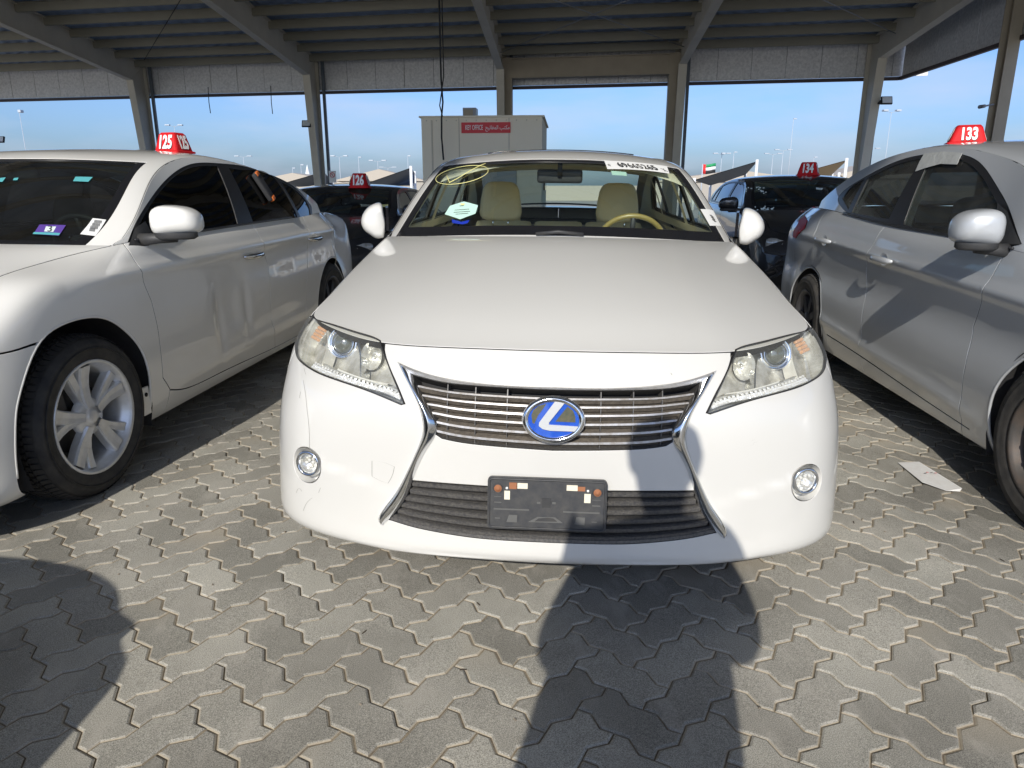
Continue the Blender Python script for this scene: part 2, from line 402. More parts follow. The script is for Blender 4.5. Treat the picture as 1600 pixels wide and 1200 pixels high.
def wheel_mesh(kind,R=.33,rim=.225,wd=.215,prefix=''):
    """returns an Empty at the wheel centre, outer face towards +x: tyre, rim, spokes, brake parts"""
    e=empty('wheel')
    hw=wd/2
    prof=[(rim-.005,-hw+.02),(rim+.012,-hw+.006),(rim+.05,-hw-.002),(R-.04,-hw-.003),(R-.013,-hw+.012),(R-.002,-hw+.035),(R,-hw+.06),(R,0),(R,hw-.06),(R-.002,hw-.035),(R-.013,hw-.012),(R-.026,hw-.003),(R-.032,hw+.003),(R-.040,hw+.0005),(R-.052,hw+.004),(rim+.058,hw+.005),(rim+.054,hw+.002),(rim+.03,hw+.003),(rim+.012,hw-.004),(rim+.002,hw-.012),(rim-.006,hw-.02)]
    t=MB(); t.lathe(prof,'x',72)
    # tread blocks: circumferential ribs with slots
    n=76
    for (x0,x1,off) in ((-hw+.018,-hw+.05,0),(-hw+.058,-.034,.5),(-.026,.026,.2),(.034,hw-.058,.7),(hw-.05,hw-.018,.3)):
        for k in range(n):
            a0=2*math.pi*(k+off)/n; a1=a0+2*math.pi/n*.72
            rr=R+.009; rl=R-.004
            drop=lambda x: (max(0,abs(x)-(hw-.05))/.032)**2*.012
            V=[];
            for x in(x0,x1):
                for a,r_ in((a0,rl),(a0,rr-drop(x)),(a1,rr-drop(x)),(a1,rl)):
                    V.append((x,r_*math.cos(a),r_*math.sin(a)))
            t.add(V,[(1,2,6,5),(0,1,5,4),(2,3,7,6),(0,3,2,1),(4,5,6,7)])
    to=t.build('tyre',MATS['tyre'],e)
    r=MB(); 
    r.lathe([(rim-.004,-hw+.02),(rim-.02,-hw+.03),(rim-.028,-hw+.06),(rim-.03,hw-.06),(rim-.022,hw-.035),(rim-.010,hw-.020),(rim-.006,hw-.006),(rim+.005,hw-.002),(rim+.007,hw-.010),(rim-.002,hw-.02)],'x',64)
    if kind=='alloy':
        xo=hw-.022
        r.build('rim',MATS['alloy'],e)
        sp=MB()
        for k in range(5):
            a=2*math.pi*k/5+.35
            for da,wi,wo,zz in ((-.17,.021,.031,0),(.24,.015,.021,-.006)):
                # spoke as tapered blade with a raised ridge
                pts=[]
                for f in (0,.25,.5,.75,1):
                    rr=.045+(rim-.018-.045)*f; an=a+da*(.35+.65*f); wv=wi+(wo-wi)*f
                    xx=xo+zz-.010*math.sin(math.pi*f)-.012*(1-f)*0+.004*f
                    c,s_=math.cos(an),math.sin(an)
                    row=[]
                    for q,dx in((-1.15,-.035),(-1,-.006),(-.80,.002),(0,.0),(.80,.002),(1,-.006),(1.15,-.035)):
                        row.append((xx+dx,rr*c-q*wv*s_,rr*s_+q*wv*c))
                    pts.append(row)
                V=[p for row in pts for p in row];F=[]
                for i in range(4):
                    for j in range(6): F.append((i*7+j,i*7+j+1,(i+1)*7+j+1,(i+1)*7+j))
                one=MB(); one.add(V,F,False)
                s1=one.build('spoke',MATS['alloy'],e)
        h=MB(); h.lathe([(0,xo+.004),(.02,xo+.004),(.028,xo+.001),(.031,xo-.004),(.05,xo-.008),(.075,xo-.014),(.078,xo-.04)],'x',32); h.build('hub_cap',MATS['alloy'],e)
        for k in range(5):
            a=2*math.pi*(k+.5)/5+.35
            q=MB(); q.lathe([(.0,0),(.009,0),(.010,-.02)],'x',6,c=(xo-.012,.055*math.cos(a),.055*math.sin(a))); q.build('lug_nut',MATS['dark_metal'],e)
    elif kind=='steel':
        r.build('rim',MATS['rust_steel'],e)
        xo=hw-.05
        d=MB(); d.lathe([(rim-.028,xo-.02),(rim-.05,xo+.012),(rim-.075,xo+.020),(rim-.10,xo+.002),(.085,xo+.012),(.06,xo+.02),(.034,xo+.018),(.033,xo-.01)],'x',48); d.build('wheel_disc',MATS['rust_steel'],e)
        for k in range(10):
            a=2*math.pi*k/10; q=MB(); q.lathe([(0,0),(.011,0),(.012,-.008)],'x',12,c=(xo+.019,(rim-.075)*math.cos(a),(rim-.075)*math.sin(a))); q.build('vent_hole',MATS['black'],e)
        for k in range(5):
            a=2*math.pi*k/5; q=MB(); q.lathe([(.0,.016),(.008,.016),(.010,0),(.010,-.02)],'x',6,c=(xo+.016,.057*math.cos(a),.057*math.sin(a))); q.build('lug_nut',MATS['chrome'],e)
    else:
        r.build('rim',MATS['dark_alloy'],e)
        d=MB()
        for k in range(7):
            a=2*math.pi*k/7; c,s_=math.cos(a),math.sin(a); xo=hw-.03
            V=[(xo+dx,rr*c-q*wv*s_,rr*s_+q*wv*c) for rr,wv in((.03,.022),(rim-.02,.026)) for q,dx in((-1,-.03),(-1,0),(1,0),(1,-.03))]
            d.add(V,[(0,1,5,4),(1,2,6,5),(2,3,7,6)])
        d.lathe([(0,hw-.022),(.05,hw-.024),(.06,hw-.06)],'x',24); d.build('spokes',MATS['dark_alloy'],e)
    b=MB(); b.lathe([(0,-.02),(.15,-.02),(.15,.0),(.0,.0)],'x',32); b.build('brake_disc',MATS['dark_metal'],e)
    k=MB(); k.box((.0,-.10,.09),(.07,.07,.13)); k.build('brake_caliper',MATS['dark_metal'],e)
    return e
def seat_parts(parent,x,y,m,dark,head=True,z0=.30,scale=1):
    """front seat facing -y at (x,y)"""
    s=empty('seat',(x,y,z0),parent=parent)
    def cushion(name,c,d,ch,rx=0,par=s):
        b=MB(); b.box((0,0,0),d,ch=ch); o=b.build(name,m,par,True); o.location=c; o.rotation_euler=(rx,0,0); return o
    cushion('seat_cushion',(0,0,.0),(.50,.52,.16),.05)
    cushion('seat_back',(0,.30,.30),(.47,.16,.60),.055,-.22)
    cushion('bolster',(-.21,.27,.28),(.08,.20,.50),.035,-.22)
    cushion('bolster',(.21,.27,.28),(.08,.20,.50),.035,-.22)
    if head:
        hr=MB()
        # padded head restraint: rounded trapezoid
        V=[];F=[];n=20
        for i,(yy,sc) in enumerate(((-.055,.0),(-.055,.80),(-.035,.97),(0,1.0),(.035,.95),(.05,.75),(.05,0))):
            for k in range(n):
                t=2*math.pi*k/n; cx=math.copysign(abs(math.cos(t))**.45,math.cos(t)); cz=math.copysign(abs(math.sin(t))**.5,math.sin(t))
                V.append((cx*(.132-.018*cz)*sc,yy+ .012*cz,cz*.125*sc))
        for i in range(6):
            for k in range(n): F.append((i*n+k,i*n+(k+1)%n,(i+1)*n+(k+1)%n,(i+1)*n+k))
        hr.add(V,F,True); o=hr.build('headrest',m,s); o.location=(0,.395,.755)
        for sx in(-.05,.05):
            t=MB(); t.tube([(sx,.375,.56),(sx,.39,.68)],.006,8); t.build('headrest_post',MATS['chrome'],s)
    return s
def build_car(sp):
    """builds shell, glass, wheels and cabin; returns (root, dict of surfaces)"""
    root=empty(sp['name'],sp['loc'],(0,-math.radians(sp.get('roll',0)),-math.radians(sp['yaw'])))
    # rotation order: yaw about z, then lean about the long axis
    root.rotation_euler=(0,math.radians(sp.get('roll',0)),-math.radians(sp['yaw']))
    tag(root,sp['label'],sp.get('cat','car'),sp.get('group'))
    bpy.context.view_layer.update()
    Mw=root.matrix_world.copy(); R3=np.array(Mw.to_3x3()); T3=np.array(Mw.translation)
    def pxm(P):
        W=P@R3.T+T3-np.array([0,0,CAMZ]); z=W[:,1]*math.cos(PITCH)-W[:,2]*math.sin(PITCH); z=np.maximum(z,.05)
        u=W[:,1]*math.sin(PITCH)+W[:,2]*math.cos(PITCH)
        return np.stack([800+FOC*W[:,0]/z,600-FOC*u/z],1)/1000.0
    body=Body(sp['half']); body.mods+=sp.get('mods',[])
    paint=sp['paint']; G={'cam':R3.T@(np.array([0,0,CAMZ])-T3),'body':body,'px':pxm,'root':root,'sp':sp}
    tm=body.tmax
    st=sp['stations']    # indices: hood corner, A base, deck corner start, deck rear corner
    jh,ja,jd,jr=st
    # belt arrays for the glasshouse
    js=list(range(ja-3,jd+2)); cols=[sp['half'][j][7] for j in js]
    by=[c[1] for c in cols]; bx=[c[0] for c in cols]; bz=[c[2] for c in cols]
    up={}
    for sg in(1,-1): up[sg]=SideUp(by,bx,bz,sg,*sp.get('tumble',(.35,.30)))
    top=TopUp(up[1],*sp['rail'],*sp['roofc'],p=sp.get('topp',2.2)); G['up']=up;G['top']=top
    # hood and boot lid
    def edge(s0,s1): return lambda v: body.P(s0+(s1-s0)*v,np.full(len(v),tm))
    sh,sa,sd,sr=(body.sj(j) for j in(jh,ja,jd,jr))
    cw=sp['cowl']   # (centre y, power, centre z)
    A=np.array(sp['half'][ja][7])
    def cowl(u): a=np.abs(u); return np.stack([A[0]*u,cw[0]+(A[1]-cw[0])*a**cw[1],cw[2]+(A[2]-cw[2])*a**2],1)
    hood=Coons(.78,1.05,lambda u: body.P(u*sh,np.full(len(u),tm)),cowl,edge(-sh,-sa),edge(sh,sa),sp.get('crown',.03)); G['hood']=hood
    hood.mods+=sp.get('hood_mods',[])
    hp=[(-.78,0),(.78,0),(.78,1.05),(-.78,1.05)]
    if sp.get('hood',True): G['hoodo']=panel(hood,[densify(hp,.03)],[],'bonnet',paint,root,h=sp.get('h',.025),gap=.0075,flange=.025)
    D=np.array(sp['half'][jd][7]); dk=sp['deck']
    def deckf(u): a=np.abs(u); return np.stack([D[0]*u,dk[0]+(D[1]-dk[0])*a**2,dk[1]+(D[2]-dk[1])*a**2],1)
    L_=body.sk[-1]
    # rear edge runs sr..L and -L..-sr ; param u -> s from the left rear corner round the back
    def rear(u):
        s=np.where(u<0,-(L_+(sr-L_)*np.abs(u)),(L_+(sr-L_)*np.abs(u))); return body.P(s,np.full(len(u),tm))
    lid=Coons(.7,.55,deckf,rear,edge(-sd,-sr),edge(sd,sr),.01)
    panel(lid,[densify([(-.7,0),(.7,0),(.7,.55),(-.7,.55)],.05)],[],'boot_lid',paint,root,h=.05,gap=.002)
    # wheel arches
    ax=sp['axles']; Ra=sp['arch']; zc=sp['wheelR']
    ex={1:[],-1:[]}
    for ya in ax:
        an=np.radians(np.arange(-40,221,6)); pts=[(ya+Ra*math.cos(a)*sp.get('archx',1.0),zc+.01+Ra*math.sin(a)) for a in an]
        for sg in (1,-1):
            rng=(.25,L_-.2) if sg>0 else (-(L_-.2),-.25)
            if sp.get('arch_px') and ya==ax[0]:
                if sg>0:
                    q=body.inv(np.array(sp['arch_px'])/1000.,pxm,rng,(0,tm),G['cam']); q=smooth_poly(q,.03); G['archq']=q
                else: q=G['archq']*[-1,1]
                q=np.concatenate([q,[[q[-1][0],-.2],[q[0][0],-.2]]]); ex[sg].append(q); continue
            q=body.inv([p for p in pts if p[1]>.175],side_metric,rng,(0,tm)); q=np.concatenate([q,[[q[-1][0],-.2],[q[0][0],-.2]]])
            ex[sg].append(q)
    G['arch']=ex
    # seams: lists of (y,z) or pixel polylines for the +x side, mirrored
    seams=[]
    for kind,pts in sp['seams']:
        sgn=sp.get('seam_side',1)
        rng=(.1,L_-.1) if sgn>0 else (-(L_-.1),-.1)
        if kind=='yz': q=body.inv(pts,side_metric,rng,(0,tm))
        elif kind=='px': q=body.inv(np.array(pts)/1000.,pxm,rng,(0,tm),G['cam'])
        elif kind=='st': q=np.array(pts,float)
        if kind=='st': sgn=1
        q[:,0]*=sgn; seams.append(q)
    G['seams']=seams
    names=sp['panels']; tiny=.3
    def strip(a,b):
        """region between seam a and seam b (each listed bottom to top)"""
        a=np.concatenate([[[a[0][0],-tiny]],a,[[a[-1][0],tm+tiny]]]);b=np.concatenate([[[b[0][0],-tiny]],b,[[b[-1][0],tm+tiny]]])
        return densify(np.concatenate([a,b[::-1]]),.04)
    dom=[(-L_-1,0.0),(L_+1,0.0),(L_+1,tm),(-L_-1,tm)]
    hs=sp.get('h',.025)
    dets=sp.get('holes',lambda G:[])(G); G['holes']=dets
    grooves=[]
    for gp in sp.get('grooves',[]):
        g0=smooth_poly(body.inv(np.array(gp)/1000.,pxm,rng,(0,tm),G['cam']),.03); g0[:,0]*=1
        for k_ in (1,-1):
            g1=g0*[k_,1]; d_=np.gradient(g1,axis=0); nn=np.stack([-d_[:,1],d_[:,0]],1); nn/=np.linalg.norm(nn,axis=1)[:,None]
            grooves.append(np.concatenate([g1+nn*.0004,(g1-nn*.0004)[::-1]]))
    dets=dets+grooves
    # full front bumper between the first seams of both sides
    s0=seams[0]; m0=s0*[-1,1]
    fb=strip(m0,s0)
    domd=densify(dom,.06)
    panel(body,[fb,domd],dets+ex[1]+ex[-1],names[0],paint,root,h=hs,flange=.018)
    for sg in(1,-1):
        for i in range(len(seams)-1):
            a=seams[i]*[sg,1];b=seams[i+1]*[sg,1]
            panel(body,[strip(a,b) ,domd],dets+ex[sg]+sp.get('side_holes',lambda G,s:[])(G,sg),names[i+1],sp.get('pm',{}).get((sg,names[i+1]),paint),root,h=hs,flange=.014)
    # rear bumper: two halves share one mesh each
    z=seams[-1]
    for sg in(1,-1):
        a=z*[sg,1]; b=np.array([[sg*(L_-.0005),-.0],[sg*(L_-.0005),tm]])
        panel(body,[strip(a,b),domd],ex[sg]+sp.get('side_holes',lambda G,s:[])(G,sg),'rear_bumper' ,paint,root,h=max(hs,.04),flange=.01)
    # glasshouse ------------------------------------------------------
    ws=sp['ws']; rl=sp['rl']   # (side u, header centre y, header side y) ; rear window
    uu=np.linspace(-1,1,33)
    def wpoly(uS,yl,yh):
        lo=[(u*uS*.7,yl(u)) for u in uu]; hi=[(u*uS*.7,yh(u)) for u in uu[::-1]]
        return np.array(lo+hi)
    cowly=lambda u: cw[0]+(A[1]-cw[0])*abs(u)**cw[1]
    WS=wpoly(ws[0],lambda u:cowly(u*ws[0])+.012,lambda u:ws[1]+(ws[2]-ws[1])*u*u)
    WI=wpoly(ws[0]-ws[3],lambda u:cowly(u*(ws[0]-ws[3]))+ws[5],lambda u:ws[1]-ws[4]+(ws[2]-ws[1])*u*u)
    RL=wpoly(rl[0],lambda u:rl[1]+(rl[2]-rl[1])*u*u,lambda u:dk[0]-.02+(D[1]-dk[0])*(u*rl[0])**2)
    ydk=lambda u: dk[0]-.004+(D[1]-dk[0])*u*u
    OUT=np.array([(u*.7,cowly(u)-.01) for u in uu]+[(u*.7,ydk(u)) for u in uu[::-1]])
    G['WS']=WS
    ro=panel(top,[densify(OUT,.04)],[WS,RL]+sp.get('roof_holes',[]),'roof',paint,root,h=.035,gap=.0012,flange=.01)
    for hpoly in sp.get('roof_holes',[]): panel(top,[hpoly],[],'sunroof',MATS['black_gloss'],root,h=.05,gap=.003,out=.004)
    panel(top,[WS],[WI],'windscreen_surround',MATS['frit'],root,h=.03,gap=.004,flange=.006,out=-.002)
    gw=panel(top,[WI],[],'windscreen',sp.get('wsglass',MATS['glass']),root,h=.05,gap=-.004,flange=0,out=-.005); G['wso']=gw
    panel(top,[RL],[],'rear_window',sp.get('rglass',MATS['glass_dark']),root,h=.06,gap=.004,flange=0,out=-.003)
    # side glass
    def rp(y): return float((spline_w(sp['rail'][0],[y])@np.asarray(sp['rail'][1]))[0])
    def bp(y): return float((spline_w(by,[y])@np.asarray(bz))[0])
    y0,y1=A[1]-.01,D[1]+.0
    ys=np.linspace(y0,y1,40)
    SO=np.array([(y,bp(y)+.0005) for y in ys]+[(y,max(rp(y)-.012,bp(y)+.001)) for y in ys[::-1]])
    for sg in(sp.get('dlo_side',1),-sp.get('dlo_side',1)):
        ups=up[sg]; 
        if sp.get('dlo_px') : dl=ups.inv(np.array(sp['dlo_px'])/1000.,pxm,(y0,y1),(.85,1.5)) if sg==sp['dlo_side'] else G['dlo']
        else: dl=np.array(sp['dlo'])
        G['dlo']=dl
        dl=smooth_poly(dl,.02,True,sp.get('dlo_corners',(0,)))
        wins=[]
        for poly in sp['windows']:
            if sp.get('dlo_px'):
                q=ups.inv(np.array(poly)/1000.,pxm,(y0,y1),(.85,1.5)) if sg==sp['dlo_side'] else G['win'][len(wins)]
            else: q=np.array(poly)
            wins.append(q)
        G['win']=wins
        panel(ups,[SO],[dl],'pillars',paint,root,h=.03,gap=.0012,flange=.01,flip=sg)
        wd=[smooth_poly(q,.02,True,c) for q,c in zip(wins,sp['win_corners'])]
        panel(ups,[dl],wd,'window_trim',sp.get('trim',MATS['trim']),root,h=.03,gap=.002,flange=.012,flip=sg,out=-.002)
        for wi,q in enumerate(wd):
            if (sg,wi) in sp.get('open_windows',()): continue
            panel(ups,[q],[],'side_window',sp.get('sglass',MATS['glass_dark']),root,h=.05,gap=-.003,flange=0,flip=sg,out=-.008)
    # dark shell under and inside -------------------------------------
    W=sp['W']; Ln=sp['L']
    u=MB(); u.box((0,Ln/2,.22),(2*W*.78,Ln*.80,.03)); u.box((0,.78,.45),(2*W*.50,.62,.5)); u.box((0,Ln-.62,.5),(2*W*.70,.5,.5)); u.build('underbody',MATS['black'],root)
    for ya in ax:
        for sg in(1,-1):
            ag=np.radians(np.linspace(-28,208,44)); ql=body.inv([(ya+(Ra-.004)*math.cos(t),zc+.01+(Ra-.004)*math.sin(t)) for t in ag if zc+.01+Ra*math.sin(t)>.185],side_metric,(.25,L_-.2) if sg>0 else (-(L_-.2),-.25),(0,tm))
            if 'archq' in G and ya==ax[0]: ql=G['archq']*[sg,1]
            lp=body.P(ql[:,0],ql[:,1])-body.N(ql[:,0],ql[:,1])*.004; tb=MB(); tb.tube(lp,.006,8); tb.build('arch_lip',paint,root)
            lx=.035 if 'archq' in G and ya==ax[0] else 0
            a=MB(); V=[];F=[];n=18
            for i in range(n+1):
                t=math.radians(-25+230*i/n)
                for xx in (W*.975,W*.55): V.append((sg*xx,ya+(Ra+.012+lx)*math.cos(t),zc+.01+(Ra+.012+lx)*math.sin(t)))
            for i in range(n): F.append((2*i,2*i+1,2*i+3,2*i+2))
            V+= [(sg*W*.55,ya,zc)]; c=len(V)-1
            for i in range(n): F.append((2*i+1,c,2*i+3))
            a.add(V,F,True); a.build('wheel_arch_liner',MATS['liner'],root)
    if sp.get('wheels'):
        protos=sp['wheels']
        for ya,i in((ax[0],0),(ax[1],1)):
            for sg in(1,-1):
                w_=copy_tree(protos[i],root); w_.location=(sg*(W-.11),ya,zc)
                w_.rotation_euler=(random.random()*6,0,(0 if sg>0 else math.pi)+(sp.get('steer',0) if i==0 else 0))
                if 'spin' in sp: w_.rotation_euler[0]=sp['spin']
    return root,G
def cabin(G,trimc,seatc,dashc,steer_side=1,wheelm=None,rear=True,liner=True):
    """dash, seats, wheel and inner trim"""
    root=G['root'];sp=G['sp'];body=G['body'];cw=sp['cowl'];A=np.array(sp['half'][sp['stations'][1]][7]); W=sp['W']
    yA=A[1]
    d=MB();V=[];F=[];n=17
    prof=[(.05,-.045),(.16,-.030),(.32,-.030),(.46,-.055),(.52,-.12),(.50,-.45)]
    for i in range(n):
        u=-1+2*i/(n-1); yc=cw[0]+(A[1]-cw[0])*abs(u)**cw[1]*.9
        for (dy,dz) in prof:
            hump=.035*math.exp(-((u-steer_side*.48)/.24)**2)*(1 if .1<dy<.5 else 0)
            V.append((u*(A[0]-.05),yc+dy*(1-.35*abs(u)**2),A[2]+dz+hump))
    k=len(prof)
    for i in range(n-1):
        for j in range(k-1): F.append((i*k+j,(i+1)*k+j,(i+1)*k+j+1,i*k+j+1))
    d.add(V,F,True); d.build('dashboard',dashc,root)
    sy=yA+1.08
    for x in(-.38,.38): seat_parts(root,x,sy,seatc,trimc,z0=sp.get('seatz',.30))
    if rear:
        b=MB(); b.box((0,0,0),(1.30,.50,.18),ch=.05); o=b.build('rear_seat_cushion',seatc,root,True); o.location=(0,sy+.85,.36)
        for x in(-.42,0,.42):
            b=MB(); b.box((0,0,0),(.44 if x else .38,.16,.62),ch=.05); o=b.build('rear_seat_back',seatc,root,True); o.location=(x,sy+1.15,.68); o.rotation_euler=(-.35,0,0)
            if x:
                b=MB(); b.box((0,0,0),(.25,.10,.17),ch=.04); o=b.build('rear_headrest',seatc,root,True); o.location=(x,sy+1.30,1.02); o.rotation_euler=(-.2,0,0)
        b=MB(); b.box((0,sy+1.55,.97),(1.2,.45,.03)); b.build('parcel_shelf',MATS['dark_plastic'],root)
    # steering wheel
    sw=empty('steering_wheel',(steer_side*.38,yA+.50,.94),(math.radians(-62),0,0),root)
    t=MB(); R=.175; t.tube([(R*math.cos(a),R*math.sin(a),0) for a in np.linspace(0,2*math.pi,40,endpoint=False)],.0135,10,closed=True); t.build('wheel_rim',wheelm or MATS['dark_plastic'],sw)
    t=MB(); t.box((0,0,-.01),(.15,.13,.05),ch=.02); t.build('airbag_cover',trimc,sw)
    for a in(0,math.pi,-math.pi/2):
        t=MB(); t.tube([(0,0,-.01),(R*math.cos(a),R*math.sin(a),0)],.013,8); t.build('wheel_spoke',MATS['dark_plastic'],sw)
    # inner mirror
    mz=sp.get('mirror_in')
    if mz:
        m=empty('rear_view_mirror',mz,(math.radians(8),0,0),root)
        b=MB(); b.box((0,0,0),(.235,.035,.07),ch=.016); b.build('mirror_shell',MATS['dark_plastic'],m,True)
        b=MB(); b.tube([(0,-.02,.0),(0,-.06,.07)],.012,8); b.build('mirror_arm',MATS['dark_plastic'],m)
    # head lining, inner pillars and doors
    if liner:
        top=G['top']; yh=sp['ws'][1]
        pts=np.array([(-.66,yh+.03),(.66,yh+.03),(.66,sp['rl'][1]-.02),(-.66,sp['rl'][1]-.02)])
        panel(top,[densify(pts,.08)],[],'headlining',trimc,root,h=.1,gap=0,flange=0,out=-.03)
        WI=offset_poly(G['WS'],.045)
        for sg in(1,-1):
            ys=np.linspace(yA+.03,sp['half'][sp['stations'][2]][7][1]-.1,30)
            rp=lambda y: float((spline_w(sp['rail'][0],[y])@np.asarray(sp['rail'][1]))[0])
            bp=lambda y: float((spline_w(G['up'][1].by,[y])@np.asarray(G['up'][1].bz))[0])
            SO=np.array([(y,bp(y)-.02) for y in ys]+[(y,max(rp(y)-.02,bp(y)-.01)) for y in ys[::-1]])
            panel(G['up'][sg],[SO],[smooth_poly(q,.03,True,c) for q,c in zip(G['win'],sp['win_corners'])],'pillar_trim',trimc,root,h=.05,gap=.0,flange=0,flip=sg,out=-.045)
            s0=body.inv([(yA+.05,.6),(sp['axles'][1]-.3,.6)],side_metric,(.3,body.sk[-1]-.2),(0,body.tmax))
            a,b_=s0[0][0],s0[1][0]
            panel(body,[densify(np.array([(sg*a,.12),(sg*b_,.12),(sg*b_,body.tmax),(sg*a,body.tmax)]),.06)],[],'door_trim',trimc,root,h=.1,gap=0,flange=0,out=-.07)
    fl=MB(); fl.box((0,yA+1.3,.27),(W*1.6,2.6,.02)); fl.build('cabin_floor',MATS['dark_plastic'],root)
def door_mirror(root,G,loc,size,m,sg=1,folded=False,rz=0,glassm=None):
    """shell, glass, arm. built for +x side"""
    e=empty('door_mirror',loc,(0,0,rz),root)
    w,d,h=size
    V=[];F=[];n=28
    rings=((0,0),(.0,.93),(.12,1.0),(.35,.99),(.6,.88),(.82,.63),(.95,.33),(1,0))
    for i,(t,sc) in enumerate(rings):
        for k in range(n):
            a=2*math.pi*k/n; cx=math.copysign(abs(math.cos(a))**.62,math.cos(a)); cz=math.copysign(abs(math.sin(a))**.68,math.sin(a))
            tp=1-.22*(-cx*sg if cx*sg<0 else 0)*0-.10*(cx*sg)
            V.append((cx*w/2*sc,d*(.5-t),cz*h/2*sc*(tp if cz<0 else 1)))
    for i in range(len(rings)-1):
        for k in range(n): F.append((i*n+k,i*n+(k+1)%n,(i+1)*n+(k+1)%n,(i+1)*n+k))
    s=MB(); s.add(V[n:],[tuple(q-n for q in f) for f in F[n:]],True); s.build('mirror_cap',m,e)
    g=MB(); g.add([(v[0]*.97,v[1]-.006,v[2]*.97) for v in V[n:2*n]],[tuple(range(n))],False); g.build('mirror_glass',glassm or MATS['mirror'],e)
    b=MB(); b.lathe([(h*.30,-h*.56),(h*.42,-h*.50),(h*.45,-h*.44)],'z',20); 
    k=MB(); k.box((-sg*w*.45,-d*.05,-h*.46),(w*.7,d*.55,h*.16),ch=.012); k.build('mirror_arm',MATS['dark_plastic'],e,True)
    return e

# ---------------------------------------------------------------- shared materials
mat('white_paint',(.655,.645,.61),.42,coat=1.0,coatr=.02,noise=(3,.10,(.58,.56,.51)))
mat('pearl_paint',(.83,.815,.77),.38,coat=1.0,coatr=.02,noise=(2,.12,(.74,.73,.70)))
mat('silver_paint',(.52,.54,.56),.42,metal=.25,coat=1.0,coatr=.02,noise=(2.2,.14,(.42,.42,.41)))
mat('black_paint',(.012,.012,.015),.35,coat=1.0,coatr=.03,noise=(2,.4,(.04,.038,.035)))
mat('navy_paint',(.02,.03,.06),.35,coat=1.0,coatr=.03)
mat('frit',(.012,.012,.014),.25)
mat('trim',(.018,.018,.02),.38,coat=.3,coatr=.2)
mat('black',(.008,.008,.009),.7)
mat('liner',(.02,.02,.022),.8,noise=(8,.5,(.05,.045,.04)))
mat('black_gloss',(.01,.01,.012),.12)
mat('dark_plastic',(.03,.031,.034),.55,noise=(14,.5,(.07,.066,.058)))
mat('grille_plastic',(.050,.050,.053),.42,noise=(150,.6,(.19,.175,.15)))
mat('chrome',(.78,.79,.80),.09,metal=1)
mat('dirty_chrome',(.70,.70,.70),.25,metal=.6,noise=(60,.55,(.42,.39,.35)))
mat('slat_grey',(.46,.46,.47),.34,metal=.4,noise=(60,.8,(.27,.235,.19))); mat('dusty_recess',(.17,.145,.115),.85,noise=(90,.8,(.07,.06,.05)))
mat('alloy',(.78,.79,.80),.34,metal=.45,noise=(22,.45,(.52,.50,.46)))
mat('dark_alloy',(.10,.10,.11),.4,metal=.7)
mat('dark_metal',(.10,.095,.09),.55,metal=.6)
mat('rust_steel',(.060,.058,.056),.55,metal=.3,noise=(16,.6,(.13,.09,.065)))
mat('tyre',(.022,.022,.023),.72,noise=(18,.6,(.075,.068,.058)))
mat('mirror',(.8,.8,.8),.02,metal=1)
glass('glass',(.90,.96,.91)); glass('glass_dark',(.045,.05,.055)); glass('glass_green',(.78,.86,.80))
glass('lens',(.96,.96,.93),haze=.10,rough=.02); glass('clear_lens',(.97,.97,.97))

# ---------------------------------------------------------------- the white saloon in the middle
Z0=[.15,.18,.26,.42,.55,.64,.705]
def fcol(xs,ys,zs): return list(zip(xs,ys,zs))
A_half=[
 fcol([0]*8,[.12,.04,.012,.018,.012,.022,.05,.105],[.145,.167,.23,.42,.55,.64,.705,.785]),
 fcol([.25]*8,[.13,.05,.022,.028,.025,.036,.064,.118],[.145,.167,.23,.42,.55,.64,.705,.784]),
 fcol([.48]*8,[.15,.08,.058,.062,.065,.084,.115,.172],[.142,.165,.23,.42,.55,.635,.70,.779]),
 fcol([.68,.685,.685,.675,.665,.655,.645,.62],[.22,.15,.12,.128,.138,.162,.21,.27],[.14,.162,.23,.41,.54,.63,.70,.779]),
 fcol([.82,.84,.845,.83,.82,.80,.775,.735],[.32,.26,.225,.23,.245,.275,.33,.39],[.138,.158,.23,.40,.53,.625,.70,.785]),
 fcol([.895,.918,.93,.928,.92,.903,.88,.825],[.50,.44,.41,.41,.425,.45,.49,.525],[.14,.16,.23,.39,.52,.62,.71,.797]),
 side_col(.70,.928,.822,.838,z0=.15),
 side_col(.93,.926,.812,.892,z0=.15),
 side_col(1.2,.918,.800,.948,z0=.155),
 side_col(1.5,.910,.79,1.0,z0=.16),
 side_col(1.95,.910,.80,1.012,z0=.165),
 side_col(2.5,.910,.81,1.02,z0=.165),
 side_col(3.1,.910,.805,1.03,z0=.165),
 side_col(3.75,.910,.785,1.045,z0=.17),
 side_col(4.2,.90,.74,1.06,z0=.18),
 side_col(4.48,.88,.70,1.06,z0=.19),
 fcol([.74,.76,.78,.79,.79,.78,.76,.66],[4.70,4.75,4.79,4.79,4.78,4.76,4.73,4.64],[.2,.24,.37,.52,.68,.84,.97,1.06]),
 fcol([.48,.5,.5,.5,.5,.5,.49,.45],[4.78,4.84,4.87,4.88,4.87,4.85,4.82,4.77],[.2,.24,.37,.52,.68,.84,.97,1.065]),
 fcol([0]*8,[4.82,4.87,4.89,4.90,4.89,4.87,4.85,4.81],[.2,.24,.37,.52,.68,.84,.97,1.07]),
]
HL_L=np.array([(478,487),(488.5,494.5),(518.5,506),(553,517),(586,527.5),(593.5,531.5),(602.5,557.5),(616,592),(632,631),(626.5,632.5),(580,613),(535,597),(497.5,583),(475,569.5),(462,553),(461,544),(465,524.5),(472,502)])
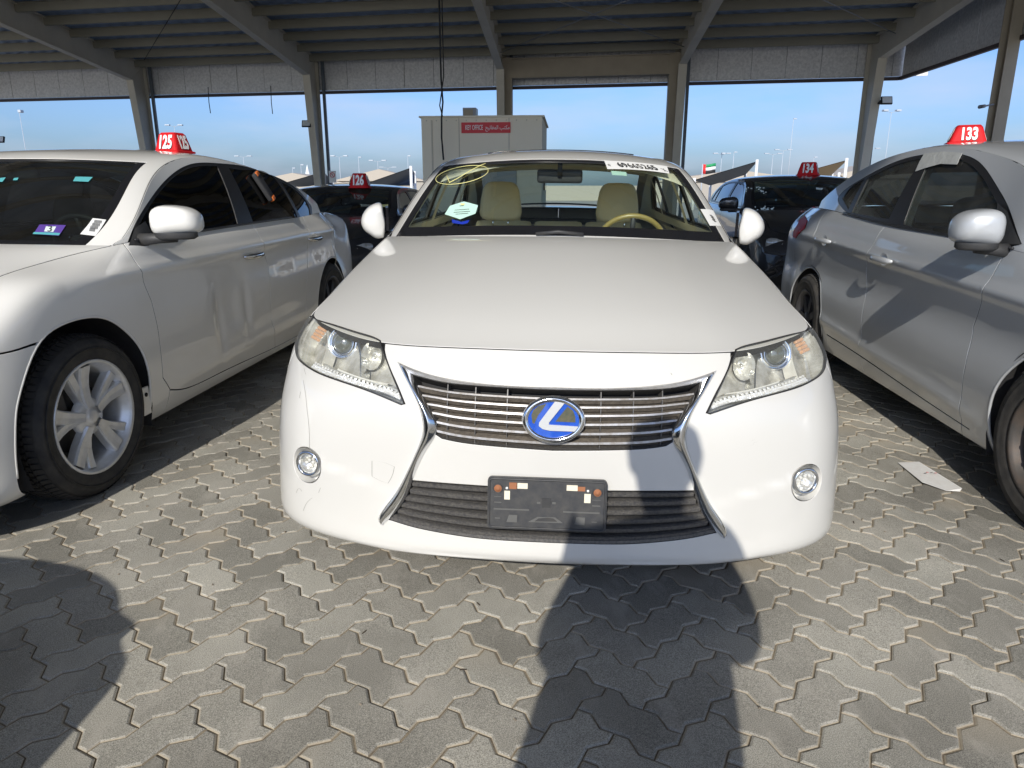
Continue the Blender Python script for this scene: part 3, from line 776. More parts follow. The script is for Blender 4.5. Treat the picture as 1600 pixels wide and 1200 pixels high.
GR_L=[(622,566),(632.5,587.5),(644,610),(655,634),(660.6,655),(661.6,672),(658,687),(649,709),(636,737.5),(615.6,773),(594,804),(593,814),(598,817)]       # chrome outer edge, top to bottom
GI_L=[(645,586),(651,604),(662.5,625),(677.5,651),(682,662.5),(681,679)]
LG_L=[(645,752),(609,812)]
def sti(G,pts,sg=-1):
    b=G['body']; rng=(-1.6,.15) if sg<0 else (-.15,1.6)
    return b.inv(np.array(pts,float)/1000.,G['px'],rng,(0,b.tmax),G['cam'])
def mir(p): return np.asarray(p)[::-1]*[-1,1]
def A_holes(G):
    b=G['body'];tm=b.tmax
    hl=sti(G,HL_L); 
    top=hl[:6].copy(); hh=smooth_poly(hl,.012,True,(0,1,5,8,9))
    hole=hl.copy(); hole[0:6,1]=tm+.05
    hole=smooth_poly(hole,.012,True,(0,5,8,9)); hole[:,1]=np.where(hole[:,1]>tm-.012,np.maximum(hole[:,1],tm+.03),hole[:,1])
    G['hl']=hh
    # spindle grille halves are closed on the centre line
    cx=lambda p:[0,p]
    up=smooth_poly(sti(G,GI_L),.012,False); G['gi']=up
    tu=smooth_poly(np.concatenate([sti(G,[(645,586),(674,594),(700,599),(767.5,605)]),[[0,sti(G,[(862,609.5)])[0][1]]]]),.02)
    bu=smooth_poly(np.concatenate([sti(G,[(681,683),(711,690),(767,697)]),[[0,sti(G,[(862,704)])[0][1]]]]),.02)
    uh=np.concatenate([up,bu[:-1]]); full=np.concatenate([tu[::-1][1:]*[1,1],[]]) if False else None
    left=np.concatenate([tu[::-1],up[1:],bu[1:]])          # centre top -> left -> centre bottom
    G['upper']=np.concatenate([left,left[::-1][1:-1]*[-1,1]]); G['tu']=tu;G['bu']=bu
    tl=smooth_poly(np.concatenate([sti(G,[(645,752),(712,757.5),(763,761)]),[[0,sti(G,[(862,767)])[0][1]]]]),.02)
    bl=smooth_poly(np.concatenate([sti(G,[(609,812),(641,822),(682,831),(739,840),(814,845.6)]),[[0,sti(G,[(866,848)])[0][1]]]]),.02)
    left=np.concatenate([tl[::-1],bl]); G['lower']=np.concatenate([left,left[::-1][1:-1]*[-1,1]]); G['tl']=tl;G['bl']=bl
    fc=sti(G,[(478.5,725.5)])[0]; G['fog']=fc
    a=np.linspace(0,2*math.pi,36,endpoint=False); fog=fc+np.stack([.066*np.cos(a),.052*np.sin(a)],1); G['fogp']=fog
    return [hole,mir(hole),G['upper'],G['lower'],fog,mir(fog)]
W_A=[wheel_mesh('plain'),None]; W_A[1]=W_A[0]
def A_crease(p,s,t):
    a=np.abs(s); tc=.350-(.74-a)*.22; fade=np.clip((a-.44)/.10,0,1)*np.clip((.76-a)/.04,0,1)
    d=.007*fade/(1+np.exp((t-tc)/.004))*np.clip((t-tc+.13)/.13,0,1)
    lip=.008*np.clip((.62-a)/.15,0,1)/(1+np.exp((t-.078-.05*a)/.004))
    q=p.copy(); k=np.clip(a/1.1,0,1); q[:,0]+=np.sign(s)*(d+lip)*k*.8; q[:,1]-=(d+lip)*(1-.4*k); return q
A_spec=dict(mods=[A_crease],name='white_saloon_car',loc=(.105,1.85,0),yaw=3.6,roll=.7,label='white saloon facing the camera with spindle grille, blue badge and empty plate holder',
 half=A_half,stations=(5,9,15,16),paint=MATS['white_paint'],L=4.89,W=.905,axles=(.96,3.78),arch=.355,wheelR=.33,h=.02,
 cowl=(1.10,2.2,1.036),deck=(4.36,1.075),crown=.022,
 rail=([1.3,1.5,1.7,1.9,2.1,2.3,2.6,3.0,3.4,3.8,4.1,4.35,4.5],[.90,.995,1.10,1.215,1.312,1.362,1.392,1.398,1.375,1.30,1.20,1.09,1.04]),
 roofc=([1.0,1.2,1.5,1.8,2.0,2.15,2.4,2.8,3.2,3.6,4.0,4.3,4.5],[.995,1.077,1.205,1.325,1.385,1.412,1.432,1.443,1.435,1.385,1.255,1.125,1.07]),
 ws=(.935,1.93,2.14,.055,.045,.10),rl=(.88,3.62,3.5),
 seams=[('st',[(1.16,0),(1.14,.25),(1.12,.45),(1.02,.70)]),('yz',[(1.42,.2),(1.40,.6),(1.44,.93)]),('yz',[(2.50,.2),(2.52,.6),(2.50,1.0)]),('yz',[(3.30,.2),(3.32,.5),(3.62,.9),(3.70,1.03)]),('yz',[(4.30,.2),(4.32,.6),(4.36,1.03)])],
 panels=['front_bumper','front_wing','front_door','rear_door','rear_wing'],
 holes=A_holes,dlo=[(1.66,1.03),(1.95,1.19),(2.2,1.315),(2.6,1.352),(3.0,1.355),(3.4,1.335),(3.75,1.24),(3.95,1.10),(3.9,1.065),(2.6,1.04)],dlo_corners=(0,7,8),
 windows=[[(1.74,1.045),(1.98,1.175),(2.22,1.295),(2.48,1.33),(2.50,1.05)],[(2.60,1.05),(2.58,1.335),(3.0,1.34),(3.38,1.32),(3.45,1.07)],[(3.50,1.075),(3.44,1.31),(3.7,1.225),(3.88,1.10)]],
 win_corners=[(0,3,4),(0,1,3,4),(0,1,3)],wheels=W_A,seatz=.385,mirror_in=(.0,2.02,1.285),sglass=MATS['glass_green'],rglass=MATS['glass_green'],
 roof_holes=[densify(np.array([(-.44,2.35),(.44,2.35),(.44,3.0),(-.44,3.0)]),.06)])
A,GA=build_car(A_spec)

# ---------------------------------------------------------------- detail helpers
def frame(surf,s,t,depth=0.0,fwd=None,mixf=0.0):
    """matrix whose z axis is the outward normal at (s,t), x runs along s level"""
    P=Vector(surf.P([s],[t])[0]);N=Vector(surf.N([s],[t])[0])
    if fwd is not None: N=(N*(1-mixf)+Vector(fwd)*mixf).normalized()
    X=Vector((0,0,1)).cross(N)
    if X.length<1e-4: X=Vector((1,0,0))
    X.normalize(); Y=N.cross(X)
    M=Matrix((X,Y,N)).transposed().to_4x4(); M.translation=P+N*depth
    return M
def place(o,M): o.matrix_local=M; return o
def ribbon(surf,A_,B_,prof,name,m,parent,n=60,closed=False,mats=None,smooth=False):
    """band between two (s,t) polylines; prof = [(fraction across, lift)...]"""
    def res(p):
        p=np.asarray(p,float); d=np.concatenate([[0],np.cumsum(np.linalg.norm(np.diff(p,axis=0),axis=1))]); q=np.linspace(0,d[-1],n)
        return np.stack([np.interp(q,d,p[:,0]),np.interp(q,d,p[:,1])],1)
    a,b=res(A_),res(B_); V=[];k=len(prof)
    for f,o in prof:
        q=a*(1-f)+b*f; V.append(surf.P(q[:,0],q[:,1])+surf.N(q[:,0],q[:,1])*o)
    V=np.stack(V,1).reshape(-1,3); F=[]; mi=[]
    for i in range(n-1):
        for j in range(k-1): F.append((i*k+j,(i+1)*k+j,(i+1)*k+j+1,i*k+j+1)); mi.append(j)
    # orient faces outwards
    Nn=surf.N([a[n//2][0]],[a[n//2][1]])[0]; f0=F[(n//2)*(k-1)]; e=np.cross(V[f0[1]]-V[f0[0]],V[f0[3]]-V[f0[0]])
    if e@Nn<0: F=[f[::-1] for f in F]
    o=mesh_obj(name,V,F,[m]+list(mats[1] if mats else []),parent,smooth=smooth)
    if mats:
        for p_,j in zip(o.data.polygons,mi): p_.material_index=mats[0][j]
    return o
def wall(surf,poly,d0,d1,name,m,parent,shrink=0.0):
    p=densify(poly,.012); q=offset_poly(p,shrink); 
    if area2(p)<0: p=p[::-1]
    a=surf.P(p[:,0],p[:,1])+surf.N(p[:,0],p[:,1])*d0; b=surf.P(q[:,0],q[:,1])+surf.N(q[:,0],q[:,1])*d1; n=len(p)
    return mesh_obj(name,np.concatenate([a,b]),[(i,(i+1)%n,n+(i+1)%n,n+i) for i in range(n)],m,parent,smooth=True)
def top_inv(G,pts):
    t=G['top']; return t.inv(np.array(pts,float)/1000.,G['px'],(-.7,.7),(1.05,2.6))
def sticker(G,pts,name,m,lift=.001,corners=None):
    q=top_inv(G,pts); return q,panel(G['top'],[densify(q,.02)],[],name,m,G['root'],h=.03,gap=0,flange=0,out=lift)
def dir_frame(G,px,dr,lift,rng=((-.7,.7),(1.0,2.6))):
    t=G['top']; q=t.inv(np.array([px,(px[0]+dr[0],px[1]+dr[1])],float)/1000.,G['px'],*rng); P=t.P(q[:,0],q[:,1]); N=Vector(t.N([q[0][0]],[q[0][1]])[0])
    X=Vector(P[1]-P[0]); X=(X-N*X.dot(N)).normalized(); Y=N.cross(X); M=Matrix((X,Y,N)).transposed().to_4x4(); M.translation=Vector(P[0])+N*lift; return M
def sticker_text(G,px,body,size,m,lift=.0022,dr=(10,0),name='lettering',**k):
    o=text_obj(name,body,size,m,G['root'],depth=.0002,**k); o.matrix_local=dir_frame(G,px,dr,lift); return o

# ---------------------------------------------------------------- white saloon: front details
mat('lamp_silver',(.90,.90,.87),.18,metal=.55,noise=(22,.9,(.42,.41,.36)),bump=(55,.5,.004)); mat('lamp_cream',(.80,.79,.74),.3,metal=.3)
mat('amber',(.72,.42,.25),.3,coat=1)
mat('blue_badge',(.02,.10,.50),.2,coat=1,noise=(40,.5,(.01,.04,.38)))
mat('badge_dark',(.05,.06,.04),.4,noise=(80,.6,(.15,.12,.06)))
mat('projector',(.10,.11,.10),.05,coat=1,spec=1)
mat('paper',(.80,.80,.78),.7); mat('ink',(.02,.02,.02),.6); mat('yellow_chalk',(.80,.75,.30),.8)
mat('mint_paper',(.55,.80,.70),.7); mat('blue_plastic',(.02,.05,.6),.4); mat('red_ink',(.7,.05,.05),.6)
mat('beige_leather',(.86,.76,.52),.6,bump=(160,.25,.002)); mat('beige_trim',(.78,.74,.58),.7); mat('dash_green',(.030,.045,.042),.55,bump=(200,.3,.001)); mat('wood_rim',(.30,.23,.08),.35,coat=.5)
rA=A; bA=GA['body']; tmA=bA.tmax
for sg in(-1,1):
    f=(lambda p: p) if sg<0 else (lambda p: mir(p))
    hh=f(GA['hl']); inn=offset_poly(hh,.006)
    hd=empty('headlight',(0,0,0),(0,0,0),rA)
    panel(bA,[hh],[],'headlight_lens',MATS['lens'],hd,h=.02,gap=.002,flange=.0,out=.0015)
    panel(bA,[hh],[offset_poly(hh,.0028)],'lens_seal',MATS['black'],hd,h=.02,gap=.0005,flange=.01,out=.001)
    wall(bA,hh,-.002,-.075,'lamp_bucket',MATS['lamp_silver'],hd,.004)
    panel(bA,[hh],[],'lamp_reflector',MATS['lamp_silver'],hd,h=.03,gap=.003,flange=0,out=-.07)
    c=sti(GA,[(524,533.5)])[0]*[(-1 if sg>0 else 1),1]
    M=frame(bA,c[0],c[1],-.052,(0,-1,.12),.75)
    q=MB(); q.lathe([(.002,.012),(.018,.010),(.030,.003),(.034,-.006)],'z',32); place(q.build('projector_lens',MATS['projector'],hd),M)
    q=MB(); q.lathe([(.034,-.004),(.036,.003),(.040,.002),(.040,-.006),(.044,-.006),(.048,.003),(.050,.0),(.050,-.03)],'z',40); place(q.build('projector_bezel',MATS['chrome'],hd),M)
    c=sti(GA,[(573,557)])[0]*[(-1 if sg>0 else 1),1]
    M=frame(bA,c[0],c[1],-.040,(0,-1,.1),.8)
    q=MB(); q.lathe([(.046,.0),(.042,-.004),(.034,-.020),(.018,-.034),(.006,-.038),(.006,-.020),(.0,-.018)],'z',28); o=q.build('high_beam_bowl',MATS['lamp_silver'],hd); place(o,M@Matrix.Diagonal((.72,.92,1,1)))
    c=sti(GA,[(487,514)])[0]*[(-1 if sg>0 else 1),1]
    M=frame(bA,c[0],c[1],-.030); q=MB()
    for i in range(5):
        for j in range(4): q.box((-.026+i*.013,-.019+j*.0125,0),(.0115,.011,.012),ch=.003)
    place(q.build('amber_reflector',MATS['amber'],hd),M)
    # crystal strip along the lower edge
    low=sti(GA,[(486,571),(510,582.5),(540,593.5),(580,606),(606,614),(622,622)])*[(-1 if sg>0 else 1),1]
    line=smooth_poly(low,.008); q=MB()
    rnd=random.Random(3)
    for i,p in enumerate(line):
        for row in range(3):
            if row==2 and i%2: continue
            M=frame(bA,p[0],p[1]-.004+row*.0085,-.012-row*.003,(0,-1,0),.5)
            R=(M.to_3x3()@Matrix.Rotation(rnd.uniform(-.5,.5),3,'Z')@Matrix.Rotation(rnd.uniform(-.5,.5),3,'X')); q.box(M.translation,(.0078,.0072,.007),R,ch=.0018)
    q.build('crystal_strip',mat('crystal',(.88,.88,.88),.16,metal=.35),hd)
    low2=low+[0,.026]; ribbon(bA,low2-[0,.004],low2+[0,.010],[(0,-.03),(.5,-.02),(1,-.034)],'lamp_blade',MATS['lamp_silver'],hd,n=30,smooth=True)
    for k_,(pa,pb) in enumerate([((548,517),(556,586)),((505,512),(492,570)),((592,536),(618,612)),((520,572),(600,598))]):
        l2=sti(GA,[pa,((pa[0]+pb[0])/2+(4 if k_!=3 else 0),(pa[1]+pb[1])/2+(3 if k_==3 else 0)),pb])*[(-1 if sg>0 else 1),1]; l2=smooth_poly(l2,.02)
        ribbon(bA,l2-[.003,.003],l2+[.003,.003],[(0,-.06),(0,-.022),(1,-.020),(1,-.06)],'lamp_divider',MATS['lamp_cream'] if k_%2 else MATS['chrome'],hd,n=24)
    # fog lamp
    fp=f(GA['fogp']); wall(bA,fp,0,-.05,'fog_recess',MATS['white_paint'],rA,.004)
    fc=GA['fog']*[(-1 if sg>0 else 1),1]; fg=empty('fog_lamp',parent=rA)
    panel(bA,[fp],[],'fog_back',MATS['white_paint'],fg,h=.02,gap=0,flange=0,out=-.035)
    M=frame(bA,fc[0],fc[1],-.012,(0,-1,.05),.55); fg.matrix_local=Matrix.Identity(4)
    q=MB(); q.lathe([(.0,-.026),(.018,-.026),(.032,-.006)],'z',28); place(q.build('fog_reflector',MATS['lamp_silver'],fg),M)
    q=MB()
    for i in range(9):
        a=i*2.4; rr=.006+.0024*i; q.box((rr*math.cos(a),rr*math.sin(a),-.016),(.010,.008,.006),Matrix.Rotation(a,3,'Z'),ch=.002)
    place(q.build('fog_facets',MATS['lamp_cream'],fg),M)
    q=MB(); q.lathe([(0,.006),(.016,.005),(.030,.0)],'z',28); place(q.build('fog_lens',MATS['clear_lens'],fg),M)
    q=MB(); q.lathe([(.031,-.004),(.032,.006),(.037,.009),(.042,.004),(.044,-.012)],'z',40); place(q.build('fog_ring',MATS['chrome'],fg),M)
    # spindle chrome
    out=smooth_poly(sti(GA,GR_L),.015); inl=smooth_poly(sti(GA,[(645,586),(651,604),(662.5,625),(677.5,651),(682,662.5),(681,679),(668,700),(644,752),(630,784),(611,808),(600,817)]),.015)
    ribbon(bA,f(out) if sg<0 else out*[-1,1],inl if sg<0 else inl*[-1,1],[(0,-.001),(.02,.007),(.52,.016),(.62,.012),(.98,.004),(1,-.02)],'grille_surround',MATS['chrome'],rA,n=120,smooth=True)
to=smooth_poly(np.concatenate([sti(GA,[(622,566),(644,576),(670,585),(700,592),(749,599),(805,603.5)]),[[0,sti(GA,[(862,605)])[0][1]]]]),.02)
ti=np.concatenate([GA['tu']])
to=np.concatenate([to,to[::-1][1:]*[-1,1]]); ti=np.concatenate([ti,ti[::-1][1:]*[-1,1]])
ribbon(bA,to,ti,[(0,-.001),(.04,.006),(.5,.012),(.9,.006),(1,-.018)],'grille_top_bar',MATS['dirty_chrome'],rA,n=120)
gr=empty('upper_grille',parent=rA)
def tline(poly,s): p=poly[np.argsort(poly[:,0])]; return np.interp(s,p[:,0],p[:,1])
gi=GA['gi']
for i in range(6):
    fr=.155+i*.152
    # left end where the slat meets the side chrome
    smax=.425-0*fr
    ss=np.linspace(-.43,0,60); tt=(1-fr)*tline(GA['tu'],np.maximum(ss,GA['tu'][0][0]))+fr*tline(GA['bu'],np.maximum(ss,GA['bu'][0][0]))
    tt+= .03*np.clip((-.33-ss)/.1,0,1)*fr*0
    gs=np.interp(-tt,-gi[:,1],gi[:,0]); k=ss>=gs-.004
    l=np.stack([ss[k],tt[k]],1); l=np.concatenate([l,l[::-1][1:]*[-1,1]])
    ribbon(bA,l+[0,.0085],l-[0,.013],[(-.30,-.034),(.0,-.012),(.10,-.006),(.50,-.005),(.56,-.011),(1.35,-.024)],'slat',MATS['slat_grey'],gr,n=110,mats=([1,1,0,1,1],[MATS['dusty_recess']]))
panel(bA,[GA['upper']],[],'grille_backing',MATS['black'],gr,h=.03,gap=-.012,flange=0,out=-.065)
wall(bA,GA['upper'],-.002,-.065,'grille_frame',MATS['grille_plastic'],gr)
for s_ in(-.30,-.22,-.13,.13,.22,.30):
    t1=tline(GA['tu'],-abs(s_));t0=tline(GA['bu'],-abs(s_)); l=np.array([[s_,t0],[s_,t1]])
    ribbon(bA,l-[.0015,0],l+[.0015,0],[(0,-.05),(0,-.013),(1,-.013),(1,-.05)],'grille_rib',MATS['grille_plastic'],gr,n=14)
lg=empty('lower_grille',parent=rA); left=smooth_poly(sti(GA,[(645,752),(609,812)]),.01)
for i in range(6):
    fr=.03+i*.165
    ss=np.linspace(-.55,0,70); tt=(1-fr)*tline(GA['tl'],np.maximum(ss,GA['tl'][0][0]))+fr*tline(GA['bl'],np.maximum(ss,GA['bl'][0][0]))
    gs=np.interp(-tt,-left[:,1],left[:,0]); k=ss>=gs-.004
    l=np.stack([ss[k],tt[k]],1); l=np.concatenate([l,l[::-1][1:]*[-1,1]])
    ribbon(bA,l,l-[0,.021],[(-.1,-.045),(0,-.010),(.08,-.004),(.5,-.006),(.72,-.012),(.95,-.038)],'slat',MATS['grille_plastic'],lg,n=110)
panel(bA,[GA['lower']],[],'grille_backing',MATS['black'],lg,h=.03,gap=-.012,flange=0,out=-.06)
wall(bA,GA['lower'],-.002,-.06,'grille_frame',MATS['grille_plastic'],lg)
bb=np.concatenate([GA['bl'],GA['bl'][::-1][1:]*[-1,1]])
ribbon(bA,bb+[0,.010],bb+[0,-.001],[(0,-.012),(.1,-.003),(.9,-.002),(1,-.006)],'grille_sill',MATS['grille_plastic'],lg,n=90)
# tow cover is a separate plug in the bumper
# badge
bc=np.array([0.0,sti(GA,[(862,655)])[0][1]]); M=frame(bA,0,bc[1],.006)
bd=empty('front_badge',parent=rA); bd.matrix_local=M
def ell(rx,ry,n=48): return [(rx*math.cos(2*math.pi*i/n),ry*math.sin(2*math.pi*i/n)) for i in range(n)]
kx,ky=.0875/520,.0665/385
e2=lambda P_: [((x-810)*kx,-(y-565)*ky) for x,y in P_]
q=MB(); q.prism(ell(.086,.064),-.02,.004); q.build('badge_base',MATS['dirty_chrome'],bd)
q=MB(); q.tube([(x,y,.005) for x,y in ell(.0765,.0565)],.0085,10,closed=True); q.build('badge_ring',MATS['chrome'],bd)
q=MB(); q.prism(ell(.071,.052),.003,.0055); q.build('badge_field',MATS['blue_badge'],bd)
q=MB(); q.prism(e2([(450,500),(480,420),(560,350),(690,310),(640,390),(560,500),(500,640),(470,620)]),.005,.0062); q.prism(e2([(1030,345),(1120,410),(1160,500),(1165,595),(840,590)]),.005,.0062); q.build('badge_mesh',MATS['badge_dark'],bd)
Lp=[(850,235),(1005,240),(980,290),(735,610),(740,640),(1215,655),(1190,735),(760,735),(640,712),(575,665),(580,610)]
q=MB(); q.prism(e2(Lp),.005,.011); q.build('badge_letter',mat('badge_silver',(.66,.67,.68),.3,metal=.5),bd)
# number plate holder
zc_=.378; M=frame(bA,0,sti(GA,[(860,773)])[0][1],.012); pb=empty('plate_holder',parent=rA); 
M=Matrix.Translation((-.012,-.012,.372))@Matrix.Rotation(math.radians(90-6),4,'X'); pb.matrix_local=M
def rrect(w,h,r,n=5):
    out=[]
    for cx,cy,a0 in((w/2-r,h/2-r,0),(-w/2+r,h/2-r,90),(-w/2+r,-h/2+r,180),(w/2-r,-h/2+r,270)):
        for i in range(n+1):
            a=math.radians(a0+90*i/n); out.append((cx+r*math.cos(a),cy+r*math.sin(a)))
    return out
mat('plate_plastic',(.035,.037,.042),.5,noise=(30,.5,(.10,.095,.085)))
q=MB(); q.prism(rrect(.332,.150,.012),-.012,0); q.build('plate_backing',MATS['plate_plastic'],pb)
q=MB(); q.tube([(x,y,.001) for x,y in rrect(.322,.140,.010)],.0028,6,closed=True); q.build('plate_rim',MATS['plate_plastic'],pb)
kk=.332/1265; X=lambda x:(x-785)*kk; Y=lambda y,x=785:-((y-490)-(x-785)*.038)*.150/570
def sq(x0,y0,x1,y1,m,nm,z=.0015):
    cx=(x0+x1)/2; q=MB(); q.box((X(cx),Y((y0+y1)/2,cx),z),(abs(X(x1)-X(x0)),abs(y1-y0)*.150/570,.002)); q.build(nm,m,pb)
mat('cream_tape',(.75,.70,.55),.6); mat('rust',(.32,.13,.06),.8)
for a in((470,252,578,312),(990,275,1105,335),(332,335,392,430),(1178,370,1245,468)): sq(*a,MATS['cream_tape'],'cut_out')
for a in((383,245,462,315),(1107,292,1185,340)): sq(*a,MATS['rust'],'rust_patch')
for cx,cy in((263,310),(1315,360)):
    q=MB(); q.lathe([(0,.003),(.006,.003),(.0065,.001),(.0105,.0012),(.011,0)],'z',20,c=(X(cx),Y(cy,cx),.001)); q.build('bolt',MATS['rust'],pb)
    q=MB(); q.tube([(X(cx)+.0125*math.cos(t),Y(cy,cx)+.0125*math.sin(t),.001) for t in np.linspace(0,6.28,20,endpoint=False)],.0018,6,closed=True); q.build('boss_ring',MATS['plate_plastic'],pb)
for cx,cy in((358,305),(1215,338)): q=MB(); q.lathe([(0,.002),(.0035,.002),(.0035,0)],'z',12,c=(X(cx),Y(cy,cx),.001)); q.build('pin_hole',MATS['paper'],pb)
mat('plate_worn',(.11,.11,.105),.5)
for a in((220,532,600,548),(960,565,1345,582),(225,395,300,402),(225,455,302,466),(1262,435,1350,441),(1262,495,1350,508),(235,630,292,642),(1265,675,1320,686),(680,455,718,478),(842,460,880,482)): sq(*a,MATS['plate_worn'],'moulded_rib')
for P_ in([(590,680),(690,625),(880,630),(960,692)],[(360,680),(385,600),(475,605),(470,685)],[(1085,705),(1100,625),(1195,630),(1190,715)]):
    q=MB(); q.prism([(X(x),Y(y,x)) for x,y in P_],-.001,.0015); q.build('moulded_pocket',MATS['plate_worn'],pb)
q=MB(); q.prism([(X(x),Y(y,x)) for x,y in [(700,640),(790,632),(860,640),(900,675),(660,672)]],.001,.0022); q.build('moulded_pocket',MATS['dark_plastic'],pb)
q=MB(); q.box((X(780),Y(470),.001),(.024,.026,.004)); q.build('clip_socket',MATS['dark_plastic'],pb)
# folded mirrors
def fin_mirror(sg):
    e=empty('door_mirror',(0,0,0),(0,0,sg*math.radians(-14)),rA); V=[];n=32
    # folded shell: rounded outer skin, flat dark inner face, apex leaning to the glass
    out=[(.008,.080),(-.022,.078),(-.056,.058),(-.080,.026),(-.088,-.010),(-.074,-.046),(-.050,-.066),(-.018,-.084),(.016,-.080),(.024,-.050),(.026,0),(.018,.050)]
    o2=smooth_poly(np.array(out),.008,True,(8,)); n=len(o2)
    rings=[(-.085,.62),(-.070,.86),(-.03,.985),(.03,1.0),(.08,.95),(.11,.85)]
    for y_,sc in rings:
        for a,b in o2: V.append((-sg*a*sc,y_,b*sc+.012*(sc-1)))
    F=[(i*n+k,i*n+(k+1)%n,(i+1)*n+(k+1)%n,(i+1)*n+k) for i in range(len(rings)-1) for k in range(n)]+[tuple(range(n)),tuple((len(rings)-1)*n+k for k in range(n))]
    m=MB(); m.add(V,F,True); m.build('mirror_cap',MATS['white_paint'],e)
    g=MB(); x=-sg*.030; g.prism([(y*.95,z) for y,z in [(-.07,-.045),(.09,-.062),(.10,.0),(.08,.066),(-.02,.060),(-.07,.02)]],0,.012,lambda a,b,z:(x-sg*z,a,b)); g.build('mirror_glass',MATS['black_gloss'],e)
    b=MB(); b.box((-sg*.06,.06,-.075),(.10,.10,.04),ch=.012); b.build('mirror_arm',MATS['dark_plastic'],e,True)
    return e
for sg in(-1,1):
    e=fin_mirror(sg)
    e.location=(.868 if sg>0 else -.858,1.63,1.065)
# windscreen papers
q,_=sticker(GA,[(944,251.5),(1042,260),(1046,271.5),(949,264.5)],'lot_sticker',MATS['paper'])
sticker_text(GA,(996,260.5),'69665265',.092,MATS['ink'],dr=(10,.95),name='lot_number',bold=.0012,sx=.62)
sticker_text(GA,(1038,266.5),'X',.06,MATS['ink'],dr=(10,.9),name='lot_suffix',sx=.5)
sticker_text(GA,(951.5,258.5),'LOT',.018,MATS['ink'],dr=(3,9),name='side_print')
sticker(GA,[(955,265),(979,267),(980,273),(957,271.5)],'mint_note',MATS['mint_paper'],lift=-.006)
hx=[(695,335),(703,322),(725,315),(747,321),(743,334),(719,343)]
sticker(GA,hx,'hexagonal_notice',MATS['mint_paper'],lift=.001)
for yy,n_ in((322,6),(328,20),(331.5,22),(334.5,17)):
    sticker_text(GA,(722,yy),'n'*n_,.013,MATS['ink'],dr=(10,-.6),name='fine_print',sx=.6)
sticker(GA,[(719,318.5),(727,318.5),(725,321),(721,321)],'notice_emblem',MATS['yellow_chalk'],lift=.0018)
sticker(GA,[(705,340),(720,344),(733,341),(730,346),(722,348),(706,346)],'blue_holder',MATS['blue_plastic'],lift=-.008)
sticker(GA,[(1094,327),(1114,329),(1127,354),(1109,353)],'white_slip',MATS['paper'],lift=.001)
for px_ in((1112,338.5),(1114,342),(1116,345.5)): sticker_text(GA,px_,'IIIIII',.03,MATS['ink'],dr=(10,2),name='slip_print',sx=.5)
# chalk scribble: loop and tick
def chalk(pts,r=.0016,closed=False,nm='chalk_mark'):
    q=top_inv(GA,pts); P=GA['top'].P(q[:,0],q[:,1])+GA['top'].N(q[:,0],q[:,1])*.001
    m=MB(); m.tube(P,r,6,closed=closed); o=m.build(nm,MATS['yellow_chalk'],rA); return o
el=[(722+41*math.cos(a)*1.0,273.5+13*math.sin(a)-7*math.cos(a)) for a in np.linspace(0,2*math.pi,40,endpoint=False)]
chalk(el,closed=True); chalk([(697.5,273.5),(700,279),(702.5,285.5),(715,279),(735,267),(750,259),(759,255.5)],.0022)
cabin(GA,MATS['beige_trim'],MATS['beige_leather'],MATS['dash_green'],1,MATS['wood_rim'])

# wiper tip, cracks and the outline of the towing plug
q=MB(); q.tube([(-.09,1.10,1.045),(.0,1.085,1.056),(.10,1.10,1.046)],.007,8); q.build('wiper_arm',MATS['dark_plastic'],rA)
def crack(pts,wd=.0009,m='ink'):
    l=smooth_poly(sti(GA,pts),.01); ribbon(bA,l-[wd,0],l+[wd,.0003],[(0,.0006),(1,.0006)],'hairline_crack',MATS[m],rA,n=max(6,len(l)))
mat('hairline',(.25,.24,.22),.8)
for pts in ([(474,594),(477,612),(480,640),(483,668),(484,704)],[(478,585),(475,575)],[(463,770),(468,762),(472,768)],[(474,798),(480,785),(488,778)],[(498,770),(501,762)],[(472,560),(474,572)],[(470,612),(468,622)]): crack(pts,.0007,'hairline')
tw=smooth_poly(sti(GA,[(581,720),(598,722),(616,729),(613,742),(606,755),(594,751),(581,744)]),.006,True,(0,2,4,6)); tw=np.concatenate([tw,tw[:1]]); ribbon(bA,tw,offset_poly(tw[:-1],.0014)[list(range(len(tw)-1))+[0]] if area2(tw[:-1])>0 else tw+[.0014,0],[(0,.0005),(1,.0005)],'plug_outline',MATS['hairline'],rA,n=80)
def crackr(pts):
    l=smooth_poly(sti(GA,pts,1),.01); ribbon(bA,l-[.0008,0],l+[.0008,.0003],[(0,.0006),(1,.0006)],'hairline_crack',MATS['hairline'],rA,n=8)
for pts in ([(1173,689),(1179,687)],[(1175,693),(1183,690)],[(1172,696),(1178,694)],[(1048,583),(1050,586)]): crackr(pts)

